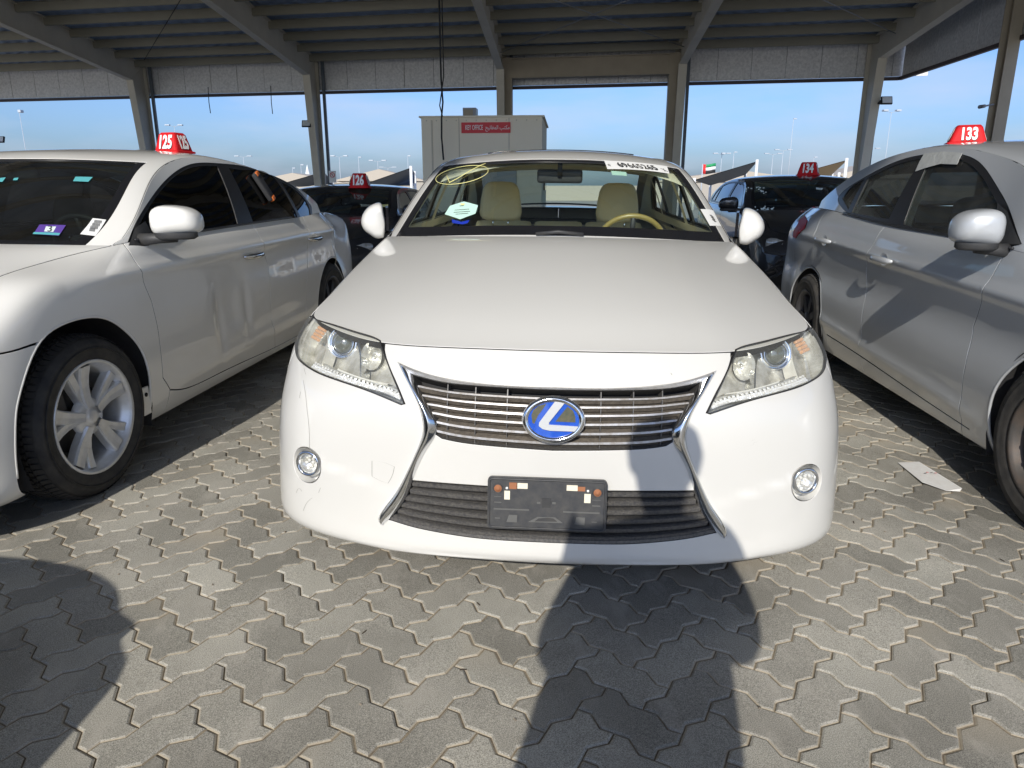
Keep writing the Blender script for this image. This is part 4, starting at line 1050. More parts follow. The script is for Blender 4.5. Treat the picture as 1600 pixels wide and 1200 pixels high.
# ---------------------------------------------------------------- pavement of interlocking stones
def stone_mat(name,attr=False):
    m=bpy.data.materials.new(name); m.use_nodes=True; n=m.node_tree; b=n.nodes['Principled BSDF']; L=n.links.new
    g=n.nodes.new('ShaderNodeNewGeometry')
    if attr: r=n.nodes.new('ShaderNodeAttribute'); r.attribute_name='tone'; rnd=r.outputs['Fac']
    else: r=n.nodes.new('ShaderNodeObjectInfo'); rnd=r.outputs['Random']
    cr=n.nodes.new('ShaderNodeValToRGB'); cr.color_ramp.elements[0].color=(.235,.225,.195,1); cr.color_ramp.elements[1].color=(.40,.385,.335,1); e=cr.color_ramp.elements.new(.5); e.color=(.315,.30,.262,1)
    L(rnd,cr.inputs[0])
    n1=n.nodes.new('ShaderNodeTexNoise'); n1.inputs['Scale'].default_value=1.3; n1.inputs['Detail'].default_value=5; L(g.outputs['Position'],n1.inputs['Vector'])
    mr=n.nodes.new('ShaderNodeMapRange'); mr.inputs[1].default_value=.32; mr.inputs[2].default_value=.68; mr.inputs[3].default_value=.68; mr.inputs[4].default_value=1.26; L(n1.outputs[0],mr.inputs[0])
    m1=n.nodes.new('ShaderNodeMix'); m1.data_type='RGBA'; m1.blend_type='MULTIPLY'; m1.inputs[0].default_value=1; L(cr.outputs[0],m1.inputs[6]); L(mr.outputs[0],m1.inputs[7])
    # aggregate speckle
    n2=n.nodes.new('ShaderNodeTexNoise'); n2.inputs['Scale'].default_value=420; n2.inputs['Detail'].default_value=3; L(g.outputs['Position'],n2.inputs['Vector'])
    m2r=n.nodes.new('ShaderNodeMapRange'); m2r.inputs[1].default_value=.3; m2r.inputs[2].default_value=.72; m2r.inputs[3].default_value=.45; m2r.inputs[4].default_value=1.62; L(n2.outputs[0],m2r.inputs[0])
    m2=n.nodes.new('ShaderNodeMix'); m2.data_type='RGBA'; m2.blend_type='MULTIPLY'; m2.inputs[0].default_value=1; L(m1.outputs[2],m2.inputs[6]); L(m2r.outputs[0],m2.inputs[7])
    # sandy dust streaks and dark oil marks
    mp=n.nodes.new('ShaderNodeMapping'); mp.inputs['Scale'].default_value=(5.5,2.0,1); mp.inputs['Rotation'].default_value=(0,0,.5); L(g.outputs['Position'],mp.inputs[0])
    n3=n.nodes.new('ShaderNodeTexNoise'); n3.inputs['Scale'].default_value=1.6; n3.inputs['Detail'].default_value=8; n3.inputs['Roughness'].default_value=.7; L(mp.outputs[0],n3.inputs['Vector'])
    m3r=n.nodes.new('ShaderNodeMapRange'); m3r.inputs[1].default_value=.52; m3r.inputs[2].default_value=.74; m3r.inputs[4].default_value=.7; L(n3.outputs[0],m3r.inputs[0])
    m3=n.nodes.new('ShaderNodeMix'); m3.data_type='RGBA'; m3.inputs[7].default_value=(.45,.42,.37,1); L(m3r.outputs[0],m3.inputs[0]); L(m2.outputs[2],m3.inputs[6])
    n4=n.nodes.new('ShaderNodeTexVoronoi'); n4.inputs['Scale'].default_value=1.1; L(g.outputs['Position'],n4.inputs['Vector'])
    m4r=n.nodes.new('ShaderNodeMapRange'); m4r.inputs[1].default_value=.055; m4r.inputs[2].default_value=.010; m4r.inputs[4].default_value=.7; L(n4.outputs[0],m4r.inputs[0])
    m4=n.nodes.new('ShaderNodeMix'); m4.data_type='RGBA'; m4.inputs[7].default_value=(.05,.045,.04,1); L(m4r.outputs[0],m4.inputs[0]); L(m3.outputs[2],m4.inputs[6])
    n6=n.nodes.new('ShaderNodeTexNoise'); n6.inputs['Scale'].default_value=.75; n6.inputs['Detail'].default_value=9; n6.inputs['Roughness'].default_value=.72; n6.inputs['Distortion'].default_value=.6; L(g.outputs['Position'],n6.inputs['Vector'])
    m6r=n.nodes.new('ShaderNodeMapRange'); m6r.inputs[1].default_value=.52; m6r.inputs[2].default_value=.68; m6r.inputs[4].default_value=.45; L(n6.outputs[0],m6r.inputs[0])
    m6=n.nodes.new('ShaderNodeMix'); m6.data_type='RGBA'; m6.inputs[7].default_value=(.155,.14,.115,1); L(m6r.outputs[0],m6.inputs[0]); L(m4.outputs[2],m6.inputs[6]); m4=m6
    # rims of the stones hold pale sand: lower parts of the stone
    sp=n.nodes.new('ShaderNodeSeparateXYZ'); L(g.outputs['Position'],sp.inputs[0])
    m5r=n.nodes.new('ShaderNodeMapRange'); m5r.inputs[1].default_value=-.0018; m5r.inputs[2].default_value=-.0036; m5r.inputs[4].default_value=.7; L(sp.outputs[2],m5r.inputs[0])
    m5=n.nodes.new('ShaderNodeMix'); m5.data_type='RGBA'; m5.inputs[7].default_value=(.42,.36,.27,1); L(m5r.outputs[0],m5.inputs[0]); L(m4.outputs[2],m5.inputs[6])
    L(m5.outputs[2],b.inputs['Base Color']); b.inputs['Roughness'].default_value=.72; b.inputs['Specular IOR Level'].default_value=.35
    bm=n.nodes.new('ShaderNodeBump'); bm.inputs['Strength'].default_value=.5; bm.inputs['Distance'].default_value=.0012; L(n2.outputs[0],bm.inputs['Height'])
    L(bm.outputs[0],b.inputs['Normal'])
    return m
SM=stone_mat('paving_concrete'); SMA=stone_mat('paving_concrete_joined',True)
mat('joint_sand',(.16,.13,.095),.95,noise=(14,.9,(.34,.29,.21)),bump=(120,.8,.004))
U=.1125
def uedge(): return [(0,0),(.29,.10),(.70,-.10)]
def stone_outline(a,b,c,d):
    """cells a x b .. outline of a domino c x d units at the origin of a lattice, edges zigzag the same way everywhere"""
    pts=[]
    for i in range(c): pts+=[(i+u,0+v) for u,v in uedge()]
    for j in range(d): pts+=[(c-v,j+u) for u,v in [(q[0],q[1]) for q in uedge()]]
    for i in range(c,0,-1): pts+=[(i,d)]+[(i-1+u,d+v) for u,v in uedge()[:0:-1]]
    for j in range(d,0,-1): pts+=[(0,j)]+[(0-v,j-1+u) for u,v in uedge()[:0:-1]]
    return pts
def stone_mesh(c,d):
    o=np.array(stone_outline(0,0,c,d))*U; o=offset_poly(o,.0020); i1=offset_poly(o,.0052); n=len(o)
    V=[(x,y,-.010) for x,y in o]+[(x,y,-.0034) for x,y in o]+[(x,y,0) for x,y in i1]
    F=[(i,(i+1)%n,n+(i+1)%n,n+i) for i in range(n)]+[(n+i,n+(i+1)%n,2*n+(i+1)%n,2*n+i) for i in range(n)]
    tri=geometry.tessellate_polygon([[Vector((x,y,0)) for x,y in i1]])
    for t in tri:
        a,b,c_=[i1[k] for k in t]
        F.append(tuple(2*n+k for k in (t if (b[0]-a[0])*(c_[1]-a[1])-(b[1]-a[1])*(c_[0]-a[0])>0 else t[::-1])))
    return V,F
protoH=stone_mesh(2,1); protoV=stone_mesh(1,2)
def mk(n,p):
    me=bpy.data.meshes.new(n); me.from_pydata([tuple(map(float,v)) for v in p[0]],[],[tuple(map(int,f)) for f in p[1]]); me.materials.append(SM); me.update(); return me
MH,MV=mk('paving_stone',protoH),mk('paving_stone',protoV)
pav=empty('pavement',(0,0,0)); tag(pav,'grey pavement of interlocking zigzag concrete stones under the cars',None,None,'structure')
TH=math.radians(44.0); ca,sa_=math.cos(TH),math.sin(TH); ORG=(-.868,1.893)
stones=[]
R_=90
for j in range(-R_,R_):
    for i in range(-R_,R_):
        # herringbone: horizontal dominoes start where (i+j)%4==0, vertical ones where (i+j)%4==2 (shifted)
        k=(i-j)%4
        if k==0: stones.append((i,j,0))
        elif k==3: stones.append((i,j,1))
fin=[]
for i,j,v in stones:
    # vertical domino occupies (i,j),(i,j+1)
    cx,cy=((i+1)*U,(j+.5)*U) if not v else ((i+.5)*U,(j+1)*U)
    x=ORG[0]+cx*ca-cy*sa_; y=ORG[1]+cx*sa_+cy*ca
    if -5.2<x<5.6 and .55<y<8.8: fin.append((i,j,v,x,y))
def visible(x,y):
    z=y*math.cos(PITCH)+CAMZ*math.sin(PITCH); u=y*math.sin(PITCH)-CAMZ*math.cos(PITCH)
    px,py=800+FOC*x/z,600-FOC*u/z
    if not(-20<px<1620 and py<1225): return False
    if abs(x-.2)<.80 and y>2.25 : return False
    if x<-1.95 and y>1.9: return False
    if x>2.1 and y>1.6: return False
    return True
fin.sort(key=lambda q:(not visible(q[3],q[4]),q[4]))
rg=random.Random(5)
for i,j,v,x,y in fin[:300]:
    o=bpy.data.objects.new('paving_stone',MV if v else MH); COL.objects.link(o); o.parent=pav
    ox,oy=i*U,j*U; o.location=(ORG[0]+ox*ca-oy*sa_,ORG[1]+ox*sa_+oy*ca,rg.uniform(-.0014,.0010)); o.rotation_euler=(rg.uniform(-.008,.008),rg.uniform(-.008,.008),TH+rg.uniform(-.002,.002))
V=[];F=[];tone=[]
Aall={0:(np.array(protoH[0]),protoH[1]),1:(np.array(protoV[0]),protoV[1])}
for i,j,v,x,y in fin[300:]:
    P,f=Aall[v]; t=TH; ox,oy=i*U,j*U; bx_,by_=ORG[0]+ox*ca-oy*sa_,ORG[1]+ox*sa_+oy*ca
    q=np.stack([P[:,0]*ca-P[:,1]*sa_+bx_,P[:,0]*sa_+P[:,1]*ca+by_,P[:,2]+rg.uniform(-.0012,.0008)],1); b=len(V); V+=[tuple(r) for r in q]; F+=[tuple(b+k for k in ff) for ff in f]; tone+=[rg.random()]*len(P)
o=mesh_obj('far_paving_stones',V,F,SMA,pav); o['kind']='stuff'
at=o.data.attributes.new('tone','FLOAT','POINT'); at.data.foreach_set('value',tone)
q=MB(); q.box((.2,4.7,-.012),(11.2,8.6,.012)); o=q.build('joint_sand',MATS['joint_sand'],pav); o['kind']='stuff'
q=MB(); gr_=random.Random(21)
for k in range(420):
    x,y=gr_.uniform(-3,3),gr_.uniform(1.25,6)**1; r_=gr_.choice((.0012,.0018,.0025,.0035)); a=gr_.random()*3
    q.box((x,y,r_*.6),(r_*2,r_*1.5,r_*1.2),Matrix.Rotation(a,3,'Z')@Matrix.Rotation(a*2,3,'X'))
o=q.build('loose_grit',mat('grit',(.30,.26,.20),.9,noise=(30,.9,(.08,.07,.06))),pav); o['kind']='stuff'
q=MB()
for k in range(14):
    x,y=gr_.uniform(-1.2,2.0),gr_.uniform(1.4,3.4); a=gr_.random()*3; q.box((x,y,.002),(.018,.003,.0015),Matrix.Rotation(a,3,'Z'))
o=q.build('dry_leaf_bits',mat('leaf_bits',(.06,.045,.03),.9),pav); o['kind']='stuff'
# wider ground to the horizon
gm=mat('far_ground_paint',(.34,.32,.28),.85,noise=(1.5,.5,(.27,.25,.22)))
g_=mesh_obj('ground',[(-600,-300,-.012),(600,-300,-.012),(600,900,-.012),(-600,900,-.012)],[(0,1,2,3)],gm); g_['kind']='structure'

# ---------------------------------------------------------------- white saloon on the left
def ridge(z0,z1,y0,y1,amp,wd,sgn=0):
    def f(p,s,t):
        y=p[:,1]; zc=z0+(z1-z0)*(y-y0)/(y1-y0); k=np.clip((y-y0)/.25,0,1)*np.clip((y1-y)/.25,0,1)
        d=amp*k*np.exp(-((p[:,2]-zc)/wd)**2); q=p.copy(); q[:,0]+=np.sign(p[:,0])*d*((np.abs(p[:,0])>.7)); return q
    return f
def dents(ls,side):
    def f(p,s,t):
        q=p.copy(); d=0
        for y,z,ry,rz,a in ls: d=d+a*np.exp(-((p[:,1]-y)/ry)**2-((p[:,2]-z)/rz)**2)
        m=(np.sign(p[:,0])==side)&(np.abs(p[:,0])>.6); q[:,0]-=side*np.where(m,d,0); return q
    return f
def gen_half(W,ovf,wb,Ln,hoodz,fz,beltz,A,deckz,nose=0.0,hx=.74,z0=.165,rearx=.66,belts=None,fw=None):
    """generic saloon half net: W half width, ovf front overhang, A=(x,y,z) windscreen base corner"""
    ax=ovf; ar=ovf+wb
    zz=lambda top:[.15,.185,.26,.42,.54,.63,.71*top/.785 if top<.8 else .70,top]
    h=[fcol([0]*8,[.12,.04,.02,.018,.012,.022,.05,.105],zz(hoodz)),
       fcol([.25]*8,[.13,.055,.034,.03,.025,.036,.064,.118],zz(hoodz)),
       fcol([.47]*8,[.16,.10,.078,.072,.07,.084,.115,.172],zz(hoodz)),
       fcol([.65,.66,.66,.655,.645,.64,.635,hx-.11],[.24,.18,.155,.148,.15,.17,.21,.27],zz(hoodz+.002)),
       fcol([.79,.81,.815,.81,.80,.79,.765,hx-.04],[.36,.31,.285,.275,.28,.30,.34,.39],zz(hoodz+.012)),
       fcol([W*.94,W*.965,W*.975,W*.972,W*.965,W*.955,W*.93,hx],[.54,.49,.47,.46,.465,.48,.505,.525],[.15,.18,.26,.40,.52,.64,.74,hoodz+.035])]
    def col(y,w,bx,bz,fen=0,z0_=z0):
        c=side_col(y,w,bx,bz,z0=z0_); mixv=lambda a,b:a*(1-fen)+b*fen
        c[6]=(mixv(c[6][0],w*.950),y,mixv(c[6][2],bz-.035)); c[5]=(mixv(c[5][0],w*.995),y,mixv(c[5][2],bz-.12)); return c
    ya=min(ax,A[1]-.22); ym=(ya+A[1])/2+.01; zf=lambda y:hoodz+.085+(A[2]-hoodz-.085)*((y-.66)/(A[1]-.66))**.8
    y1=min(.72,ya-.14); h[-1]=[(q[0],q[1]*(1 if A[1]>1.2 else .86),q[2]) for q in h[-1]]
    h+= [col(y1,W*.995,hx,zf(max(y1,.661)),1),col(ya,W,hx+.008,zf(ya),1),col(ym,W,hx+(A[0]-hx)*.45,zf(ym),.8),col(A[1],W,A[0],A[2],.5)]
    for i,(y,bx,bz) in enumerate(belts): h.append(col(y,W,bx,bz,.2 if i==0 else 0))
    yr=Ln
    h+=[col(yr-.42,W*.965,belts[-1][1]-.05,deckz-.01),
       fcol([W*.82,W*.845,W*.87,W*.88,W*.88,W*.87,W*.85,rearx],[yr-.20,yr-.15,yr-.11,yr-.11,yr-.12,yr-.14,yr-.17,yr-.26],[.2,.24,.37,.52,.68,.84,.96,deckz-.005]),
       fcol([.48,.5,.5,.5,.5,.5,.49,.45],[yr-.12,yr-.06,yr-.03,yr-.02,yr-.03,yr-.05,yr-.08,yr-.13],[.2,.24,.37,.52,.68,.84,.97,deckz]),
       fcol([0]*8,[yr-.08,yr-.03,yr-.01,yr,yr-.01,yr-.03,yr-.05,yr-.09],[.2,.24,.37,.52,.68,.84,.97,deckz+.005])]
    return h
W_L=[wheel_mesh('alloy',R=.328,rim=.228,wd=.215),wheel_mesh('plain',R=.328,rim=.218)]
L_belts=[(1.85,.845,1.0),(2.5,.85,1.012),(3.1,.845,1.022),(3.7,.82,1.03),(4.15,.77,1.035)]
L_spec=dict(name='white_saloon_car',loc=(-2.67,1.91,0),yaw=4.8,label='white saloon with tinted glass, alloy wheels and red 125 roof marker on the left',
 half=gen_half(.915,.95,2.776,4.86,.80,0,0,(.83,1.33,.985),1.03,belts=L_belts,hx=.735),stations=(5,9,14,16),paint=MATS['pearl_paint'],L=4.86,W=.915,axles=(.95,3.93),arch=.365,wheelR=.328,h=.022,
 cowl=(.98,2.4,1.02),deck=(4.33,1.05),crown=.03,
 rail=([1.1,1.33,1.5,1.7,1.9,2.1,2.3,2.6,3.0,3.4,3.8,4.1,4.3],[.86,.985,1.09,1.21,1.305,1.368,1.40,1.408,1.378,1.322,1.235,1.14,1.05]),
 roofc=([.9,1.1,1.4,1.7,1.9,2.1,2.4,2.8,3.2,3.6,4.0,4.3,4.5],[.98,1.07,1.20,1.33,1.395,1.422,1.444,1.45,1.43,1.375,1.24,1.09,1.0]),
 ws=(.90,1.80,2.0,.05,.03,.06),rl=(.86,3.55,3.45),
 arch_px=[(28,748),(25,720),(24,680),(25,650),(28,629),(43,576),(61,537),(93,509),(133,496),(165,497),(192,512),(219,541),(232,573),(236,600),(235,645)],grooves=[[(-60,556),(-30,556),(0,553),(30,546),(66,535)],[(266,609),(287,608),(350,580),(430,543),(470,522)]],seams=[('st',[(.66,0),(.66,.3),(.66,.75)]),('px',[(256,645),(266,608),(255,590),(247,513),(237,470),(227,447),(219,419),(204,396)]),('px',[(430,575),(430,543),(424,500),(422,450),(419,414),(408,374),(396,354)]),('yz',[(3.30,.2),(3.32,.5),(3.52,.9),(3.60,1.03)]),('yz',[(4.30,.2),(4.32,.6),(4.36,1.03)])],
 panels=['front_bumper','front_wing','front_door','rear_door','rear_wing'],
 dlo_px=[(196,388),(210,353),(238,307),(273,269),(304,255),(343,255),(385,260),(437,278),(469,299),(487,322),(489,341),(395,352),(297,370),(224,384)],dlo_side=1,dlo_corners=(0,9,10),
 windows=[[(206,379),(222,345),(246,306),(277,273),(306,260),(340,259),(373,353),(300,367)],[(397,350),(358,262),(385,265),(432,280),(462,330),(466,342)],[(471,341),(440,284),(466,300),(483,322),(486,339)]],
 win_corners=[(0,5,6),(0,1,4,5),(0,1,4)],wheels=W_L,steer=math.radians(-2),spin=.15,mirror_in=(.0,1.88,1.30),wsglass=glass('glass_ws_left',(.30,.34,.32),haze=.02),sglass=glass('glass_tint',(.03,.03,.035)),tumble=(.30,.35),
 mods=[ridge(.865,.915,.9,4.5,.016,.032),ridge(.74,.78,1.3,4.3,-.010,.09),ridge(.30,.36,1.4,3.6,.008,.05),dents([(2.18,.60,.16,.10,.022),(2.05,.52,.05,.16,.012),(2.38,.55,.04,.14,.010),(2.22,.50,.10,.04,.008),(4.30,.75,.14,.20,.08),(4.15,.62,.06,.15,.03),(4.45,.95,.10,.07,.05),(4.05,.85,.03,.12,.015)],1)])
Lc,GL=build_car(L_spec)

# ---------------------------------------------------------------- silver saloon on the right
W_R=[wheel_mesh('steel',R=.318,rim=.205,wd=.205),wheel_mesh('plain',R=.318,rim=.205)]
R_belts=[(1.55,.835,1.0),(2.4,.845,1.025),(2.95,.835,1.055),(3.45,.805,1.08),(3.9,.755,1.085)]
R_spec=dict(name='silver_saloon_car',loc=(2.73,1.50,0),yaw=4.2,label='silver grey saloon with taped window frame, steel wheel and red 133 marker on the right',
 half=gen_half(.90,.86,2.70,4.57,.78,0,0,(.81,1.02,.955),1.09,belts=R_belts,hx=.73),stations=(5,9,14,16),paint=MATS['silver_paint'],L=4.57,W=.90,axles=(.86,3.56),arch=.36,wheelR=.318,h=.022,
 cowl=(.72,2.4,.985),deck=(4.12,1.10),crown=.03,
 rail=([.8,1.02,1.2,1.42,1.7,1.95,2.2,2.5,2.9,3.3,3.7,4.0,4.1],[.82,.955,1.10,1.262,1.355,1.40,1.435,1.445,1.42,1.345,1.22,1.12,1.09]),
 roofc=([.6,.8,1.1,1.4,1.6,1.8,2.1,2.5,2.9,3.3,3.7,4.1,4.3],[.935,1.01,1.15,1.295,1.375,1.415,1.452,1.475,1.46,1.38,1.24,1.11,1.05]),
 ws=(.90,1.52,1.68,.05,.03,.06),rl=(.86,3.40,3.3),
 grooves=[[(1514,671),(1440,622),(1345,557),(1292,523)]],seams=[('yz',[(.52,.2),(.56,.5),(.60,.72)]),('px',[(1507,700),(1502,655),(1508,572),(1521,509),(1535,453),(1576,388),(1588,357)]),('px',[(1345,560),(1345,529),(1349,478),(1353,417),(1366,380),(1384,352)]),('px',[(1292,535),(1288,521),(1279,497),(1269,419),(1273,380),(1277,355),(1298,322)]),('yz',[(4.02,.2),(4.04,.6),(4.08,1.03)])],
 seam_side=-1,panels=['front_bumper','front_wing','front_door','rear_door','rear_wing'],
 dlo_px=[(1310,307),(1316,326),(1330,336),(1390,350),(1495,378),(1575,387),(1596,381),(1578,330),(1557,290),(1532,255),(1502,241),(1445,241),(1400,252),(1360,271),(1325,292)],dlo_side=-1,dlo_corners=(5,6,14),
 windows=[[(1411,350),(1450,252),(1480,247),(1500,249),(1527,268),(1552,308),(1572,352),(1583,380),(1500,371)],[(1330,332),(1356,278),(1400,257),(1439,247),(1388,342)],[(1316,310),(1324,298),(1350,280),(1325,327)]],
 win_corners=[(0,1,7),(0,1,3,4),(0,2,3)],wheels=W_R,spin=.4,steer=0,mirror_in=(.0,1.80,1.27),wsglass=MATS['glass_ws_left'],sglass=glass('glass_side_right',(.80,.92,.86),haze=.07),tumble=(.30,.22),  # side glass haze: pale colour standing in for brightness seen through the panes
 mods=[ridge(.80,.93,.8,4.3,.018,.035),ridge(.62,.70,.2,4.5,-.030,.12),ridge(.29,.38,1.25,3.4,.016,.04)])
Rc,GR=build_car(R_spec)

# ---------------------------------------------------------------- left and right cars: fittings
mat('charcoal_fabric',(.035,.035,.038),.85); mat('red_plastic',(.55,.012,.016),.6,spec=.2); mat('white_ink',(.82,.82,.80),.5)
mat('purple_print',(.10,.05,.30),.6); mat('aqua_print',(.10,.42,.45),.6); mat('orange_print',(.6,.15,.03),.5); mat('pale_print',(.70,.80,.78),.6)
mat('tape',(.46,.47,.45),.35,noise=(20,.4,(.30,.30,.29)),bump=(30,.8,.004)); mat('tail_red',(.50,.008,.02),.45,spec=.2)
rL=GL['root']; rR=GR['root']
cabin(GL,MATS['charcoal_fabric'],mat('tan_seat',(.16,.13,.09),.7),MATS['dark_plastic'],1)
cabin(GR,MATS['charcoal_fabric'],MATS['charcoal_fabric'],MATS['dark_plastic'],1)
def side_pt(G,px,py,sg,up=False):
    if up: return G['up'][sg].inv([(px/1000.,py/1000.)],G['px'],(1.2,4.4),(.9,1.5))[0]
    b=G['body']; return b.inv([(px/1000.,py/1000.)],G['px'],(.3,b.sk[-1]-.3) if sg>0 else (-(b.sk[-1]-.3),-.3),(0,b.tmax),G['cam'])[0]
def handle(G,p0,p1,sg,m):
    e=empty('door_handle',parent=G['root']); b=G['body']
    a=side_pt(G,*p0,sg);c=side_pt(G,*p1,sg); mid=(a+c)/2; M=frame(b,mid[0],mid[1],.0)
    ln=float(np.linalg.norm(b.P([a[0]],[a[1]])[0]-b.P([c[0]],[c[1]])[0]))
    q=MB(); n=9; q.tube([(-ln/2+ln*i/(n-1),0,.012+.026*math.sin(math.pi*i/(n-1))**.5) for i in range(n)],[.008,.015,.018,.018,.018,.018,.018,.015,.008],12); place(q.build('grip',m,e),M@Matrix.Diagonal((1,1,.8,1)))
    q=MB(); q.add([(.052*math.cos(t)*1.0,.034*math.sin(t),.0012) for t in np.linspace(0,2*math.pi,24,endpoint=False)]+[(0,0,-.012)],[(i,(i+1)%24,24) for i in range(24)],True); place(q.build('handle_cup',G['sp']['paint'],e),M)
handle(GL,(379,399),(409,397),1,MATS['chrome']); handle(GL,(480,373),(501,369),1,MATS['chrome'])
handle(GR,(1366,398),(1397,412),-1,MATS['silver_paint']); handle(GR,(1277,371),(1300,381),-1,MATS['silver_paint'])
# door mirrors
def mirror_shell(root,loc,rz,m,wd=.235,dp=.12,ht=.165,foot=(-.14,.05,-.085),flip=1):
    e=empty('door_mirror',loc,(0,0,rz),root); V=[];n=32
    rings=[(.48,.97,0),(.42,1.0,0),(.2,1.0,0),(-.05,.97,.0),(-.28,.86,.005),(-.43,.66,.01),(-.50,.38,.012),(-.52,0,.012)]
    for d,sc,dz in rings:
        for k in range(n):
            a=2*math.pi*k/n; cx=math.copysign(abs(math.cos(a))**.6,math.cos(a)); cz=math.copysign(abs(math.sin(a))**.7,math.sin(a))
            x=flip*cx*wd/2*sc; z=cz*ht/2*sc*(1-.16*flip*(x/(wd/2)))+dz+.010*(1-(x/(wd/2))**2)
            V.append((x,dp*d-.03*(flip*x/(wd/2))*0,z))
    F=[(i*n+k,i*n+(k+1)%n,(i+1)*n+(k+1)%n,(i+1)*n+k) for i in range(len(rings)-1) for k in range(n)]
    s=MB(); s.add(V,F,True); s.build('mirror_cap',m,e)
    g=MB(); g.add([(v[0]*.96,dp*.46,v[2]*.96) for v in V[:n]],[tuple(range(n))]); g.build('mirror_glass',MATS['mirror'],e)
    t=MB(); t.lathe([(.0,-.012),(wd*.36,-.010),(wd*.43,.0),(wd*.43,.02)],'z',28,c=(0,0,-ht*.47)); o=t.build('mirror_base',MATS['dark_plastic'],e); o.scale=(1,dp/wd*1.05,1)
    t=MB(); t.tube([(0,0,-ht*.45),(foot[0]*.5,foot[1]*.5,foot[2]),(foot[0],foot[1],foot[2]-.005)],[.028,.024,.03],10); t.build('mirror_arm',MATS['dark_plastic'],e)
    return e
mirror_shell(rL,(1.00,1.54,1.072),math.radians(8),MATS['pearl_paint'],.225,.13,.135,(-.16,-.02,-.07))
mirror_shell(rL,(-1.00,1.52,1.075),math.radians(-6),MATS['pearl_paint'],.245,.14,.150,(.16,-.02,-.07),-1)
mirror_shell(rR,(-.965,1.36,1.062),math.radians(-6),MATS['silver_paint'],.185,.13,.145,(.12,-.0,-.075),-1)
mirror_shell(rR,(.99,1.36,1.065),math.radians(6),MATS['silver_paint'],.235,.15,.165,(-.16,-.0,-.08),1)
# black sail panels ahead of the front windows
for G,sg,pts in((GL,1,[(198,389),(209,357),(226,346),(240,372),(232,384)]),(GR,-1,[(1597,382),(1575,330),(1560,318),(1556,352),(1560,383)])):
    q=G['up'][sg].inv(np.array(pts)/1000.,G['px'],(1.2,4.4),(.9,1.5)); panel(G['up'][sg],[densify(q,.03)],[],'mirror_sail',MATS['dark_plastic'],G['root'],h=.04,gap=0,flange=.0,flip=sg,out=.004)
# left car: papers behind the glass
def wpaper(G,pts,nm,m,lift=-.012):
    q=G['top'].inv(np.array(pts,float)/1000.,G['px'],(-.7,.7),(1.0,2.4)); panel(G['top'],[densify(q,.03)],[],nm,m,G['root'],h=.04,gap=0,flange=0,out=lift); return q
def wtext(G,px,body,size,m,lift=.001,dr=(10,0),**k):
    o=text_obj('lettering',body,size,m,G['root'],depth=.0002,**k); o.matrix_local=dir_frame(G,px,dr,lift,((-.7,.7),(1.0,2.4)))
wpaper(GL,[(145,341),(166,343.5),(149,369),(125,366)],'white_slip',MATS['paper'],.001)
for i,p_ in enumerate([(153,347),(150,351.5),(147,356),(144,360)]): wtext(GL,p_,'IIIIIIII' if i<3 else 'IIIIII',.030,MATS['ink'],.002,dr=(10,1.2),sx=.5)
wpaper(GL,[(62,351),(103,352),(92,368.5),(52,366)],'permit_card',MATS['purple_print'],.001)
wpaper(GL,[(72,354),(88,354.5),(83,363),(69,362)],'permit_centre',MATS['pale_print'],.0016)
wpaper(GL,[(53,363),(94,364.5),(92,368),(51,366)],'permit_band',MATS['aqua_print'],.0016)
wtext(GL,(78,358.5),'3',.06,MATS['ink'],.003,dr=(10,.2),sx=.7)
wpaper(GL,[(118,276),(145,276.5),(138,284),(114,283)],'green_tag',MATS['aqua_print'],.0)
wpaper(GL,[(0,278),(9,277),(4,284),(-5,284)],'green_tag',MATS['aqua_print'],.0)
wpaper(GL,[(22,278),(29,277.5),(27,281.5),(20,281.5)],'green_tag',MATS['aqua_print'],.0)
# phone holder in the left car's rear window
q=GL['up'][1].inv([(.409,.292)],GL['px'],(1.2,4.4),(.9,1.5))[0]; M=frame(GL['up'][1],q[0],q[1],.012)
e=empty('window_handset',parent=rL); b=MB(); b.box((0,0,0),(.09,.20,.03),ch=.012); place(b.build('handset_body',MATS['charcoal_fabric'],e,True),M@Matrix.Rotation(.35,4,'Z'))
for yy in(.085,-.095): b=MB(); b.box((0,yy,.006),(.055,.028,.028),ch=.006); place(b.build('orange_end',MATS['orange_print'],e,True),M@Matrix.Rotation(.35,4,'Z'))
# mud flap behind the left front wheel
q=MB(); q.box((.885,1.315,.285),(.012,.06,.13),ch=.004); q.build('mud_flap',MATS['pearl_paint'],rL)
q=MB(); q.lathe([(0,.004),(.009,.004),(.010,0)],'x',12,c=(.892,1.315,.315)); q.build('flap_clip',MATS['black'],rL)
